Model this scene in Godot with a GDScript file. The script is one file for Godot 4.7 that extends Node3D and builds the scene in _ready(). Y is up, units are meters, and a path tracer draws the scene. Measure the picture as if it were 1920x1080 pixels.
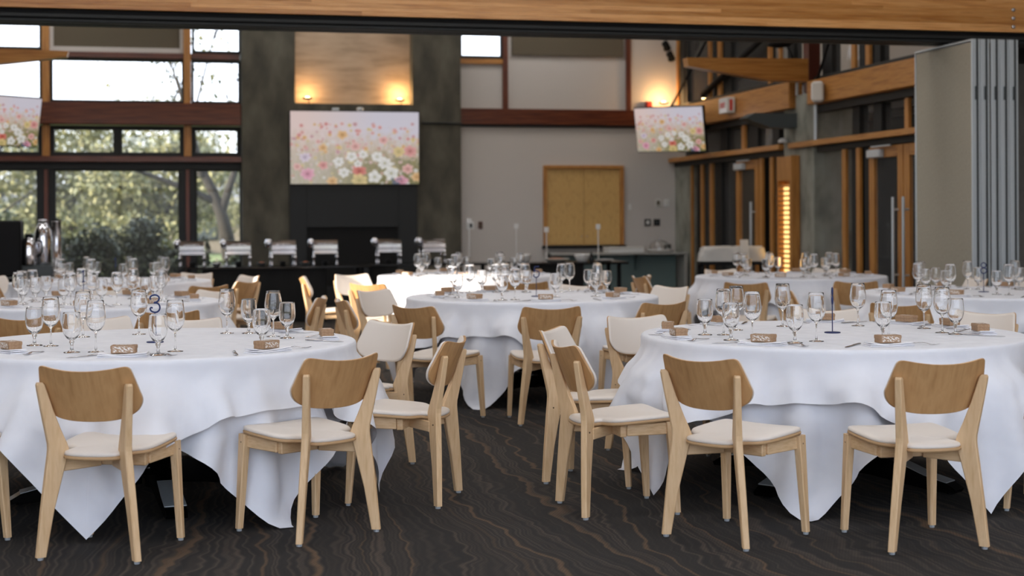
extends Node3D
# A banquet hall laid for a meal. World axes: x runs along the far wall, -z towards it, y up, metres.

var M := {}
var taken := {}
var box_cache := {}
var rng := RandomNumberGenerator.new()

const TABLE_H := 0.77
const TABLE_R := 1.0
# tables: centre x, depth, words that identify it, rotation of the cloths
const TABLES := {
	"T1": [-0.105, 7.722, "the number three table"],
	"T2": [3.372, 7.297, "the edge-on number table"],
	"T3": [2.758, 11.526, "the number five table"],
	"T4": [-0.667, 11.734, "the table past number three"],
	"T5": [-0.658, 15.729, "the garden window table"],
	"T6": [3.137, 16.104, "the sunlit table"],
	"T7": [6.34, 14.716, "the louvred lamp table"],
	"T8": [6.426, 10.955, "the partition table"],
}

func V(u: float, y: float, d: float) -> Vector3:
	return Vector3(u, y, -d)

# ---------------------------------------------------------------- naming
func numbered(n: String) -> String:
	if not taken.has(n):
		taken[n] = 0
		return n
	taken[n] += 1
	return "%s_%03d" % [n, taken[n]]

func tag(o: Node, label := "", category := "", group := "", kind := "") -> void:
	if label: o.set_meta("label", label)
	if category: o.set_meta("category", category)
	if group: o.set_meta("group", group)
	if kind: o.set_meta("kind", kind)

func thing(n: String, label: String, category: String, at := Vector3.ZERO, turn := 0.0, group := "") -> Node3D:
	var o := Node3D.new()
	o.name = numbered(n)
	add_child(o)
	o.position = at
	o.rotation.y = turn
	tag(o, label, category, group)
	return o

func part(n: String, mesh: Mesh, m: Material, parent: Node, at := Vector3.ZERO, rot := Vector3.ZERO) -> MeshInstance3D:
	var o := MeshInstance3D.new()
	o.name = n
	o.mesh = mesh
	o.material_override = m
	o.position = at
	o.rotation = rot
	parent.add_child(o, true)
	return o

func single(n: String, mesh: Mesh, m: Material, label: String, category: String, at := Vector3.ZERO, rot := Vector3.ZERO, group := "") -> MeshInstance3D:
	var o := part(numbered(n), mesh, m, self, at, rot)
	tag(o, label, category, group)
	return o

func struct(n: String, mesh: Mesh, m: Material, label: String, at := Vector3.ZERO, rot := Vector3.ZERO) -> MeshInstance3D:
	var o := part(numbered(n), mesh, m, self, at, rot)
	tag(o, label, "", "", "structure")
	return o

func struct_root(n: String, label: String, at := Vector3.ZERO) -> Node3D:
	var o := Node3D.new()
	o.name = numbered(n)
	add_child(o)
	o.position = at
	tag(o, label, "", "", "structure")
	return o

func copy_of(o: Node3D, at: Vector3, turn: float, label: String) -> Node3D:
	var base: String = o.get_meta("base_name")
	var c: Node3D = o.duplicate()
	c.name = numbered(base)
	add_child(c)
	c.position = at
	c.rotation = Vector3(0, turn, 0)
	c.set_meta("label", label)
	return c

# ---------------------------------------------------------------- mesh building
class MB:
	var st := SurfaceTool.new()
	func _init() -> void:
		st.begin(Mesh.PRIMITIVE_TRIANGLES)
		st.set_smooth_group(-1)
	func flat() -> void:
		st.set_smooth_group(-1)
	func smooth(g := 0) -> void:
		st.set_smooth_group(g)
	func v(p: Vector3, uv := Vector2.ZERO) -> void:
		st.set_uv(uv)
		st.add_vertex(p)
	func tri(a: Vector3, b: Vector3, c: Vector3) -> void:   # counter-clockwise from outside
		v(a); v(c); v(b)
	func quad(a: Vector3, b: Vector3, c: Vector3, d: Vector3) -> void:
		tri(a, b, c); tri(a, c, d)
	func face(p: Array, centre: Vector3) -> void:           # a convex face, turned away from centre
		var n: Vector3 = (p[1] - p[0]).cross(p[2] - p[0])
		var m: Vector3 = Vector3.ZERO
		for q in p: m += q
		m /= p.size()
		var r := p.duplicate()
		if n.dot(m - centre) < 0.0: r.reverse()
		for i in range(1, r.size() - 1): tri(r[0], r[i], r[i + 1])
	func box(c: Vector3, s: Vector3, bev := 0.004, b := Basis()) -> void:
		flat()
		var h := s / 2.0
		var e := minf(bev, minf(h.x, minf(h.y, h.z)) * 0.6)
		var P := func(x: float, y: float, z: float) -> Vector3: return c + b * Vector3(x, y, z)
		for ax in 3:
			var i := (ax + 1) % 3
			var j := (ax + 2) % 3
			for sg in [-1.0, 1.0]:
				var q := []
				for k in [[-1, -1], [1, -1], [1, 1], [-1, 1]]:
					var w := Vector3.ZERO
					w[ax] = sg * h[ax]
					w[i] = k[0] * (h[i] - e)
					w[j] = k[1] * (h[j] - e)
					q.append(P.call(w.x, w.y, w.z))
				face(q, c)
			if e <= 0.0: continue
			for s1 in [-1.0, 1.0]:
				for s2 in [-1.0, 1.0]:
					var q := []
					for k in [[0, -1], [0, 1], [1, 1], [1, -1]]:
						var w := Vector3.ZERO
						w[ax] = k[1] * (h[ax] - e)
						w[i] = s1 * (h[i] - (e if k[0] else 0.0))
						w[j] = s2 * (h[j] - (0.0 if k[0] else e))
						q.append(P.call(w.x, w.y, w.z))
					face(q, c)
		if e > 0.0:
			for x in [-1.0, 1.0]:
				for y in [-1.0, 1.0]:
					for z in [-1.0, 1.0]:
						face([P.call(x * h.x, y * (h.y - e), z * (h.z - e)), P.call(x * (h.x - e), y * h.y, z * (h.z - e)), P.call(x * (h.x - e), y * (h.y - e), z * h.z)], c)
	# rings of equal length joined in order; smooth along the skin unless hard
	func loft(rings: Array, cap0 := true, cap1 := true, hard := false, closed := true, g := 0) -> void:
		var n: int = rings[0].size()
		var c0 := _mid(rings[0])
		var c1 := _mid(rings[1])
		var turn := 1.0
		var nn: Vector3 = (rings[0][1] - rings[0][0]).cross(rings[1][0] - rings[0][0])
		if closed and nn.dot((rings[0][0] + rings[0][1]) / 2.0 - c0) < 0.0: turn = -1.0
		if hard: flat()
		else: smooth(g)
		for i in rings.size() - 1:
			for k in (n if closed else n - 1):
				var a: Vector3 = rings[i][k]
				var b: Vector3 = rings[i][(k + 1) % n]
				var c: Vector3 = rings[i + 1][(k + 1) % n]
				var d: Vector3 = rings[i + 1][k]
				if turn > 0.0: quad(a, b, c, d)
				else: quad(b, a, d, c)
		flat()
		if cap0: _cap(rings[0], c1)
		if cap1: _cap(rings[-1], _mid(rings[-2]))
	func _mid(r: Array) -> Vector3:
		var m := Vector3.ZERO
		for p in r: m += p
		return m / r.size()
	func _cap(r: Array, inside: Vector3) -> void:
		var m := _mid(r)
		var n := Vector3.ZERO
		for k in r.size(): n += (r[k] - m).cross(r[(k + 1) % r.size()] - m)
		var s := n.dot(m - inside) >= 0.0
		for k in r.size():
			if s: tri(m, r[k], r[(k + 1) % r.size()])
			else: tri(m, r[(k + 1) % r.size()], r[k])
	# profile: points (radius, height) going up the outside; c is the foot
	func lathe(profile: Array, segs := 24, c := Vector3.ZERO, b := Basis(), g := 0) -> void:
		smooth(g)
		for i in profile.size() - 1:
			var p: Vector2 = profile[i]
			var q: Vector2 = profile[i + 1]
			for k in segs:
				var a0 := TAU * k / segs
				var a1 := TAU * (k + 1) / segs
				var A := c + b * Vector3(p.x * cos(a0), p.y, -p.x * sin(a0))
				var B := c + b * Vector3(p.x * cos(a1), p.y, -p.x * sin(a1))
				var C := c + b * Vector3(q.x * cos(a1), q.y, -q.x * sin(a1))
				var D := c + b * Vector3(q.x * cos(a0), q.y, -q.x * sin(a0))
				if p.x < 1e-5: tri(A, C, D)
				elif q.x < 1e-5: tri(A, B, C)
				else: quad(A, B, C, D)
		flat()
	func tube(pts: Array, r: Variant, segs := 8, caps := true) -> void:
		var rings := []
		var up := Vector3.UP
		for i in pts.size():
			var d: Vector3 = (pts[mini(i + 1, pts.size() - 1)] - pts[maxi(i - 1, 0)]).normalized()
			if absf(d.dot(up)) > 0.9: up = Vector3.RIGHT if absf(d.x) < 0.9 else Vector3.FORWARD
			var x := d.cross(up).normalized()
			up = x.cross(d).normalized()
			var rad: float = r[i] if r is Array else r
			var ring := []
			for k in segs:
				var a := TAU * k / segs
				ring.append(pts[i] + (x * cos(a) + up * sin(a)) * rad)
			rings.append(ring)
		loft(rings, caps, caps)
	# polygon (x, y) extruded along local z from z0 to z1
	func prism(poly: Array, z0: float, z1: float, c := Vector3.ZERO, b := Basis()) -> void:
		var r0 := []
		var r1 := []
		for p in poly:
			r0.append(c + b * Vector3(p.x, p.y, z0))
			r1.append(c + b * Vector3(p.x, p.y, z1))
		flat()
		var area := 0.0
		for k in poly.size():
			var p: Vector2 = poly[k]
			var q: Vector2 = poly[(k + 1) % poly.size()]
			area += p.cross(q)
		var s := area * (z1 - z0) * b.determinant() > 0.0
		for k in poly.size():
			var n := (k + 1) % poly.size()
			if s: quad(r0[k], r0[n], r1[n], r1[k])
			else: quad(r0[n], r0[k], r1[k], r1[n])
		var packed := PackedVector2Array()
		for p in poly: packed.append(p)
		var t := Geometry2D.triangulate_polygon(packed)
		for i in range(0, t.size(), 3):
			var ar := (packed[t[i + 1]] - packed[t[i]]).cross(packed[t[i + 2]] - packed[t[i]])
			var f := (ar > 0.0) == (area > 0.0)
			if f == s:
				tri(r1[t[i]], r1[t[i + 1]], r1[t[i + 2]])
				tri(r0[t[i]], r0[t[i + 2]], r0[t[i + 1]])
			else:
				tri(r1[t[i]], r1[t[i + 2]], r1[t[i + 1]])
				tri(r0[t[i]], r0[t[i + 1]], r0[t[i + 2]])
	func done() -> ArrayMesh:
		st.generate_normals()
		st.index()
		return st.commit()

func bx(s: Vector3, bev := 0.004) -> ArrayMesh:
	var key := "%v %f" % [s, bev]
	if not box_cache.has(key):
		var m := MB.new()
		m.box(Vector3.ZERO, s, bev)
		box_cache[key] = m.done()
	return box_cache[key]

# a box given by its ranges: u0..u1, y0..y1, depth d0..d1
func span_size(u0: float, u1: float, y0: float, y1: float, d0: float, d1: float) -> Vector3:
	return Vector3(absf(u1 - u0), absf(y1 - y0), absf(d1 - d0))
func span_mid(u0: float, u1: float, y0: float, y1: float, d0: float, d1: float) -> Vector3:
	return V((u0 + u1) / 2, (y0 + y1) / 2, (d0 + d1) / 2)
func spart(n: String, m: Material, parent: Node, r: Array, bev := 0.004) -> MeshInstance3D:
	return part(n, bx(span_size(r[0], r[1], r[2], r[3], r[4], r[5]), bev), m, parent, span_mid(r[0], r[1], r[2], r[3], r[4], r[5]))
func sstruct(n: String, m: Material, label: String, r: Array, bev := 0.004) -> MeshInstance3D:
	return struct(n, bx(span_size(r[0], r[1], r[2], r[3], r[4], r[5]), bev), m, label, span_mid(r[0], r[1], r[2], r[3], r[4], r[5]))

# ---------------------------------------------------------------- materials
func mat(c: Color, rough := 0.6, metal := 0.0) -> StandardMaterial3D:
	var m := StandardMaterial3D.new()
	m.albedo_color = c
	m.roughness = rough
	m.metallic = metal
	return m

func noise(seed_: int, freq: float, oct := 4, type := FastNoiseLite.TYPE_SIMPLEX_SMOOTH) -> FastNoiseLite:
	var n := FastNoiseLite.new()
	n.seed = seed_
	n.frequency = freq
	n.fractal_octaves = oct
	n.noise_type = type
	return n

func ramp_tex(seed_: int, freq: float, oct: int, stops: Array, size := 256) -> ImageTexture:
	var im := noise(seed_, freq, oct).get_seamless_image(size, size)
	var out := PackedByteArray()
	out.resize(size * size * 3)
	var g := Gradient.new()
	g.offsets = PackedFloat32Array(range(stops.size()).map(func(i): return float(i) / (stops.size() - 1)))
	g.colors = PackedColorArray(stops)
	var lut := []
	for i in 256: lut.append(g.sample(i / 255.0))
	var d := im.get_data()
	for i in size * size:
		var c: Color = lut[d[i]]
		out[i * 3] = c.r8
		out[i * 3 + 1] = c.g8
		out[i * 3 + 2] = c.b8
	return ImageTexture.create_from_image(Image.create_from_data(size, size, false, Image.FORMAT_RGB8, out))

func noisy(tex: Texture2D, scale: Vector3, rough := 0.6, world := false) -> StandardMaterial3D:
	var m := mat(Color.WHITE, rough)
	m.albedo_texture = tex
	m.uv1_triplanar = true
	m.uv1_world_triplanar = world
	m.uv1_scale = scale
	return m

func glow(c: Color, e: float) -> StandardMaterial3D:
	var m := mat(Color(0.02, 0.02, 0.02), 0.5)
	m.emission_enabled = true
	m.emission = c
	m.emission_energy_multiplier = e
	return m

func carpet_tex() -> ImageTexture:
	# long wavy veins that run along z, like banded agate; one tile is 4.8 m
	var n := 1280
	var w1 := noise(11, 1.0 / 420.0, 2)
	var w2 := noise(12, 1.0 / 95.0, 2)
	var w3 := noise(13, 1.0 / 22.0, 1)
	var bands := 128
	var cell := PackedFloat32Array()
	var gold := PackedFloat32Array()
	var r := RandomNumberGenerator.new()
	r.seed = 5
	for i in bands * 4:
		cell.append(r.randf())
		gold.append(0.0)
	for k in 19:
		var at := int((k + r.randf_range(-0.28, 0.28)) / 19.0 * bands * 4 + bands * 4) % (bands * 4)
		var wd := r.randi_range(1, 3)
		for j in wd: gold[(at + j) % (bands * 4)] = r.randf_range(0.45, 1.0)
	var out := PackedByteArray()
	out.resize(n * n * 3)
	var g := PackedByteArray()
	for i in n * n: g.append(i * 7919 % 97)
	for y in n:
		var fy := float(y) / n
		var e := smoothstep(0.86, 1.0, fy)
		for x in n:
			var fx := float(x) / n
			var ex := smoothstep(0.86, 1.0, fx)
			var a := _warp(w1, w2, w3, x, y)
			if ex > 0.0: a = lerpf(a, _warp(w1, w2, w3, x - n, y), ex)
			if e > 0.0:
				var b := _warp(w1, w2, w3, x, y - n)
				if ex > 0.0: b = lerpf(b, _warp(w1, w2, w3, x - n, y - n), ex)
				a = lerpf(a, b, e)
			var t := fposmod(fx + a, 1.0) * bands * 4
			var i0 := int(t) % (bands * 4)
			var i1 := (i0 + 1) % (bands * 4)
			var f := t - floorf(t)
			var s := lerpf(cell[i0], cell[i1], f)
			var gd := lerpf(gold[i0], gold[i1], f)
			var fleck := 0.82 + 0.36 * ((g[(x * 131 + y * 17) % (n * n)]) / 97.0)
			var sv := 0.35 + 0.95 * s * s
			var o := (y * n + x) * 3
			out[o] = clampi(int(lerpf(53.0 * sv, 100.0, gd * 0.8) * fleck), 0, 255)
			out[o + 1] = clampi(int(lerpf(45.0 * sv, 76.0, gd * 0.8) * fleck), 0, 255)
			out[o + 2] = clampi(int(lerpf(38.5 * sv, 52.0, gd * 0.8) * fleck), 0, 255)
	return ImageTexture.create_from_image(Image.create_from_data(n, n, false, Image.FORMAT_RGB8, out))

func _warp(w1: FastNoiseLite, w2: FastNoiseLite, w3: FastNoiseLite, x: float, y: float) -> float:
	return 0.042 * w1.get_noise_2d(x, y * 0.40) + 0.011 * w2.get_noise_2d(x * 0.7, y * 0.7) + 0.0022 * w3.get_noise_2d(x * 0.5, y * 0.6)

func bloom(im: Image, x: float, y: float, r: float, c: Color, petals: int, rot: float) -> void:
	var w := im.get_width()
	var h := im.get_height()
	for j in range(int(y - r) - 1, int(y + r) + 2):
		for i in range(int(x - r) - 1, int(x + r) + 2):
			if i < 0 or j < 0 or i >= w or j >= h: continue
			var d := Vector2(i - x, (j - y) * 1.15)
			var a := d.angle() + rot
			var edge := r * (0.9 + 0.1 * cos(a * petals) + 0.05 * sin(a * 3.0 + x))
			var q := d.length() / edge
			if q < 1.0:
				var k := c.lerp(Color.WHITE, 0.35 * q) if c.get_luminance() < 0.8 else c.darkened(0.03 * (1.0 - q))
				k = k.darkened(0.2 * absf(sin(a * petals * 0.5)) * (1.0 - q))
				if q < 0.15 and r > 7.0: k = Color(0.62, 0.6, 0.35) if c.get_luminance() > 0.8 else c.darkened(0.35)
				im.set_pixel(i, j, im.get_pixel(i, j).lerp(k, clampf((1.0 - q) * 5.0, 0.0, 0.92)))

func meadow_tex(w: int, h: int, seed_: int) -> ImageTexture:
	# what the screens show: a loose painted meadow of poppies and daisies under a pale sky
	var r := RandomNumberGenerator.new()
	r.seed = seed_
	var im := Image.create(w, h, false, Image.FORMAT_RGB8)
	var n := noise(seed_, 1.0 / 40.0, 3)
	for y in h:
		for x in w:
			var f := clampf(float(y) / h + 0.16 * n.get_noise_2d(x, y), 0.0, 1.0)
			var top := Color(0.84, 0.82, 0.87).lerp(Color(0.91, 0.82, 0.80), clampf(1.2 - 1.8 * x / w, 0.0, 1.0))
			var c := top.lerp(Color(0.82, 0.75, 0.69), smoothstep(0.2, 0.55, f))
			c = c.lerp(Color(0.76, 0.72, 0.66).lerp(Color(0.46, 0.43, 0.24), smoothstep(0.15, 0.75, float(x) / w)), smoothstep(0.45, 0.95, f))
			c = c.darkened(0.10 * absf(n.get_noise_2d(x * 6, y * 2.2)) * smoothstep(0.3, 0.9, f))
			im.set_pixel(x, y, c)
	for i in 420:
		var x0 := r.randf() * w
		var y1 := h * (0.3 + 0.7 * sqrt(r.randf()))
		var c := Color(0.52, 0.52, 0.30).lerp(Color(0.75, 0.70, 0.50), r.randf())
		for k in int(h * 0.16):
			var px := int(x0 + 5.0 * sin(k * 0.06 + i))
			var py := int(y1 + k)
			if px >= 0 and px < w and py < h: im.set_pixel(px, py, im.get_pixel(px, py).lerp(c, 0.5))
	var reds := [Color(0.86, 0.52, 0.50), Color(0.90, 0.63, 0.60), Color(0.89, 0.66, 0.38), Color(0.80, 0.58, 0.60), Color(0.90, 0.80, 0.55)]
	for i in 95:
		bloom(im, r.randf() * w, h * r.randf_range(0.16, 0.62), w * r.randf_range(0.009, 0.024), reds[r.randi() % 5], 5, r.randf() * 6.0)
	var soft := [Color(0.90, 0.86, 0.84), Color(0.88, 0.72, 0.70), Color(0.88, 0.80, 0.58), Color(0.93, 0.91, 0.90), Color(0.80, 0.60, 0.52)]
	for i in 120:
		var fx := r.randf()
		bloom(im, fx * w, h * r.randf_range(0.38, 1.0), w * r.randf_range(0.008, 0.022), soft[r.randi() % 5], 5, r.randf() * 6.0)
	for i in 70:
		bloom(im, w * r.randf_range(0.45, 1.0), h * r.randf_range(0.6, 1.0), w * r.randf_range(0.006, 0.014), Color(0.40, 0.40, 0.22), 4, r.randf() * 6.0)
	# the larger flowers, in fractions of the width and height: x, y, radius, colour
	var big := [[0.40, 0.32, 0.038, 2], [0.25, 0.50, 0.032, 2], [0.50, 0.48, 0.036, 1], [0.72, 0.39, 0.034, 1], [0.93, 0.54, 0.048, 0], [0.25, 0.74, 0.035, 0], [0.13, 0.86, 0.05, 5], [0.05, 0.76, 0.03, 1],
		[0.53, 0.82, 0.052, 6], [0.53, 0.95, 0.058, 4], [0.84, 0.55, 0.042, 4], [0.91, 0.79, 0.042, 1], [0.86, 0.96, 0.05, 5], [0.32, 0.96, 0.04, 2], [0.98, 0.90, 0.04, 2], [0.11, 0.63, 0.04, 8],
		[0.47, 0.62, 0.04, 7], [0.56, 0.59, 0.034, 7], [0.67, 0.62, 0.042, 7], [0.73, 0.71, 0.05, 7], [0.37, 0.69, 0.038, 7], [0.52, 0.72, 0.03, 7], [0.41, 0.84, 0.04, 7], [0.65, 0.90, 0.05, 7], [0.78, 0.85, 0.054, 7]]
	var cols := reds + [Color(0.88, 0.55, 0.66), Color(0.83, 0.34, 0.28), Color(0.95, 0.94, 0.93), Color(0.84, 0.76, 0.85)]
	for b in big:
		bloom(im, b[0] * w, b[1] * h, b[2] * w * 1.25, cols[b[3]], 5 + r.randi() % 3, r.randf() * 6.0)
	for i in 12:
		bloom(im, r.randf_range(0.78, 0.86) * w, r.randf_range(0.92, 1.0) * h, w * 0.012, Color(0.24, 0.27, 0.36), 4, r.randf() * 6.0)
	return ImageTexture.create_from_image(im)

func kraft_tex() -> ImageTexture:
	# print on the favour boxes: pale swirls on brown board
	var w := 128
	var h := 72
	var im := Image.create(w, h, false, Image.FORMAT_RGB8)
	var n := noise(41, 0.05, 3)
	for y in h:
		for x in w:
			var c := Color(0.66, 0.54, 0.43).darkened(0.12 * absf(n.get_noise_2d(x * 2, y * 2)))
			var u := (x - 64.0) / 34.0
			var v := (y - 36.0) / 26.0
			var a := n.get_noise_2d(x * 1.1 - y * 0.8 + 30.0, y * 0.55 + x * 0.2)
			if a > 0.16 - 0.10 * (1.0 - absf(u) * 0.6) and absf(u) < 1.7 and absf(v) < 1.2: c = Color(0.86, 0.84, 0.82)
			im.set_pixel(x, y, c)
	return ImageTexture.create_from_image(im)

func make_materials() -> void:
	var beech := ramp_tex(3, 0.02, 4, [Color(0.76, 0.61, 0.44), Color(0.83, 0.69, 0.52), Color(0.87, 0.74, 0.58), Color(0.79, 0.65, 0.48)])
	M.leg = noisy(beech, Vector3(9, 0.9, 9), 0.5)
	M.rail = noisy(beech, Vector3(2, 9, 2), 0.5)
	var ply := ramp_tex(4, 0.015, 5, [Color(0.62, 0.455, 0.28), Color(0.72, 0.55, 0.365), Color(0.77, 0.60, 0.41), Color(0.68, 0.51, 0.33)])
	M.back = noisy(ply, Vector3(5.0, 0.7, 5.0), 0.42)
	M.ply_edge = mat(Color(0.72, 0.58, 0.42), 0.6)
	M.vinyl = mat(Color(0.87, 0.83, 0.79), 0.45)
	M.vinyl.rim_enabled = true
	M.vinyl.rim = 0.2
	M.glide = mat(Color(0.62, 0.64, 0.66), 0.4)
	M.dowel = mat(Color(0.33, 0.22, 0.13), 0.6)
	var weave := ramp_tex(8, 0.03, 3, [Color(0.87, 0.875, 0.905), Color(0.905, 0.91, 0.935)])
	M.cloth = noisy(weave, Vector3(1, 1, 1), 0.75)
	M.cloth.rim_enabled = true
	M.cloth.rim = 0.15
	var rumple := noise(61, 0.040, 2).get_seamless_image(128, 128)
	rumple.convert(Image.FORMAT_RF)
	rumple.resize(512, 512, Image.INTERPOLATE_CUBIC)
	rumple.bump_map_to_normal_map(5.0)
	M.cloth.normal_enabled = true
	M.cloth.normal_texture = ImageTexture.create_from_image(rumple)
	M.cloth.normal_scale = 0.8
	M.napkin = mat(Color(0.93, 0.93, 0.95), 0.8)
	M.glass = mat(Color(1, 1, 1, 0), 0.0)
	M.glass.refraction_enabled = true
	M.glass.refraction_scale = 0.05
	M.steel = mat(Color(0.78, 0.78, 0.80), 0.16, 1.0)
	M.chrome = mat(Color(0.86, 0.86, 0.88), 0.08, 1.0)
	M.navy = mat(Color(0.11, 0.17, 0.36), 0.35, 0.3)
	M.kraft = noisy(ramp_tex(9, 0.04, 3, [Color(0.58, 0.46, 0.35), Color(0.68, 0.55, 0.43)]), Vector3(6, 6, 6), 0.75)
	M.print = mat(Color.WHITE, 0.45)
	M.print.albedo_texture = kraft_tex()
	M.black = mat(Color(0.10, 0.10, 0.105), 0.6)
	M.black.metallic_specular = 0.25
	M.black_gloss = mat(Color(0.03, 0.03, 0.032), 0.12)
	M.black_cloth = mat(Color(0.018, 0.018, 0.02), 0.85)
	M.frame = mat(Color(0.075, 0.085, 0.088), 0.6)
	M.frame_dark = mat(Color(0.045, 0.045, 0.045), 0.7)
	M.steelpaint = mat(Color(0.26, 0.285, 0.29), 0.5)
	M.carpet = mat(Color.WHITE, 0.95)
	M.carpet.albedo_texture = carpet_tex()
	M.carpet.uv1_triplanar = true
	M.carpet.uv1_world_triplanar = true
	M.carpet.uv1_scale = Vector3(1.0 / 4.8, 1.0 / 4.8, 1.0 / 4.8)
	var conc := ramp_tex(21, 0.012, 5, [Color(0.23, 0.22, 0.19), Color(0.315, 0.30, 0.255), Color(0.38, 0.365, 0.315)])
	M.concrete = noisy(conc, Vector3(0.7, 0.35, 0.7), 0.85)
	M.concrete_pale = noisy(ramp_tex(22, 0.012, 5, [Color(0.42, 0.42, 0.39), Color(0.54, 0.54, 0.5), Color(0.6, 0.6, 0.56)]), Vector3(0.7, 0.5, 0.7), 0.85)
	M.recess = noisy(ramp_tex(23, 0.012, 5, [Color(0.58, 0.51, 0.43), Color(0.68, 0.60, 0.51), Color(0.72, 0.64, 0.55)]), Vector3(0.35, 1.6, 0.35), 0.8)  # concrete made paler and warmer, with the uplight glow mixed into its colour
	M.white = mat(Color(0.76, 0.735, 0.71), 0.85)
	M.ceiling = mat(Color(0.80, 0.77, 0.73), 0.9)
	M.board = mat(Color(0.37, 0.335, 0.275), 0.95)
	M.grey_panel = noisy(ramp_tex(24, 0.05, 4, [Color(0.60, 0.575, 0.515), Color(0.65, 0.62, 0.56)]), Vector3(2, 2, 2), 0.9)
	M.alu = mat(Color(0.76, 0.79, 0.81), 0.4, 0.35)
	M.alu_dark = mat(Color(0.25, 0.27, 0.28), 0.5, 0.4)
	var fir := ramp_tex(31, 0.014, 5, [Color(0.53, 0.33, 0.14), Color(0.65, 0.43, 0.19), Color(0.71, 0.50, 0.25), Color(0.58, 0.37, 0.16)])
	M.fir_x = noisy(fir, Vector3(0.3, 6, 6), 0.38)
	M.fir_y = noisy(fir, Vector3(6, 0.4, 6), 0.4)
	M.fir_z = noisy(fir, Vector3(6, 6, 0.4), 0.4)
	var glu := []
	for k in 4:
		var t := [0.0, 0.06, -0.05, 0.1][k] as float
		glu.append(noisy(ramp_tex(35 + k, 0.014, 5, [Color(0.62 + t, 0.39 + t, 0.18 + t), Color(0.77 + t, 0.52 + t, 0.26 + t), Color(0.82 + t, 0.59 + t, 0.34 + t), Color(0.70 + t, 0.46 + t, 0.22 + t)]), Vector3(0.35, 7, 7), 0.32))
	M.glulam = glu
	var red := ramp_tex(39, 0.014, 5, [Color(0.25, 0.10, 0.05), Color(0.36, 0.17, 0.09), Color(0.43, 0.22, 0.12)])
	M.cedar_x = noisy(red, Vector3(0.4, 6, 6), 0.3)
	M.cedar_y = noisy(red, Vector3(6, 0.4, 6), 0.4)
	M.hatch = noisy(ramp_tex(45, 0.02, 4, [Color(0.70, 0.55, 0.31), Color(0.79, 0.64, 0.39), Color(0.75, 0.59, 0.34)]), Vector3(3.2, 0.8, 3.2), 0.5)
	M.hatch_frame = noisy(fir, Vector3(5, 0.5, 5), 0.5)
	M.teal = mat(Color(0.40, 0.475, 0.47), 0.6)
	M.counter = mat(Color(0.62, 0.62, 0.60), 0.35)
	M.pane = mat(Color(1, 1, 1, 0.02), 0.02)
	M.pane.metallic_specular = 0.22
	M.pane.transparency = BaseMaterial3D.TRANSPARENCY_ALPHA
	M.screen = mat(Color(0.02, 0.02, 0.02), 0.2)
	M.screen.emission_enabled = true
	M.screen.emission_texture = meadow_tex(480, 270, 77)
	M.screen.emission_operator = BaseMaterial3D.EMISSION_OP_MULTIPLY
	M.screen.emission = Color.WHITE
	M.screen.emission_energy_multiplier = 0.70
	M.porcelain = mat(Color(0.85, 0.85, 0.84), 0.2)
	M.linen = mat(Color(0.74, 0.73, 0.71), 0.9)
	M.plate_white = mat(Color(0.82, 0.81, 0.78), 0.5)
	M.redpaint = mat(Color(0.55, 0.12, 0.08), 0.4)
	M.rust = mat(Color(0.30, 0.12, 0.07), 0.45)
	M.warm_glow = glow(Color(1.0, 0.86, 0.62), 9.0)
	M.lamp_glow = glow(Color(1.0, 0.80, 0.50), 1.9)
	M.backlit_bark = noisy(ramp_tex(51, 0.03, 4, [Color(0.11, 0.10, 0.085), Color(0.20, 0.18, 0.15)]), Vector3(2, 0.5, 2), 0.9)  # colour kept very dark so the trunks look backlit
	M.grass = noisy(ramp_tex(52, 0.03, 5, [Color(0.28, 0.34, 0.15), Color(0.42, 0.46, 0.24), Color(0.5, 0.5, 0.3)]), Vector3(0.3, 0.3, 0.3), 0.95, true)
	M.roof = noisy(ramp_tex(53, 0.03, 4, [Color(0.40, 0.40, 0.41), Color(0.5, 0.5, 0.5)]), Vector3(0.4, 1.5, 0.4), 0.9)
	M.house = mat(Color(0.50, 0.46, 0.40), 0.9)
	M.house_pale = mat(Color(0.86, 0.84, 0.80), 0.9)

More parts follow.
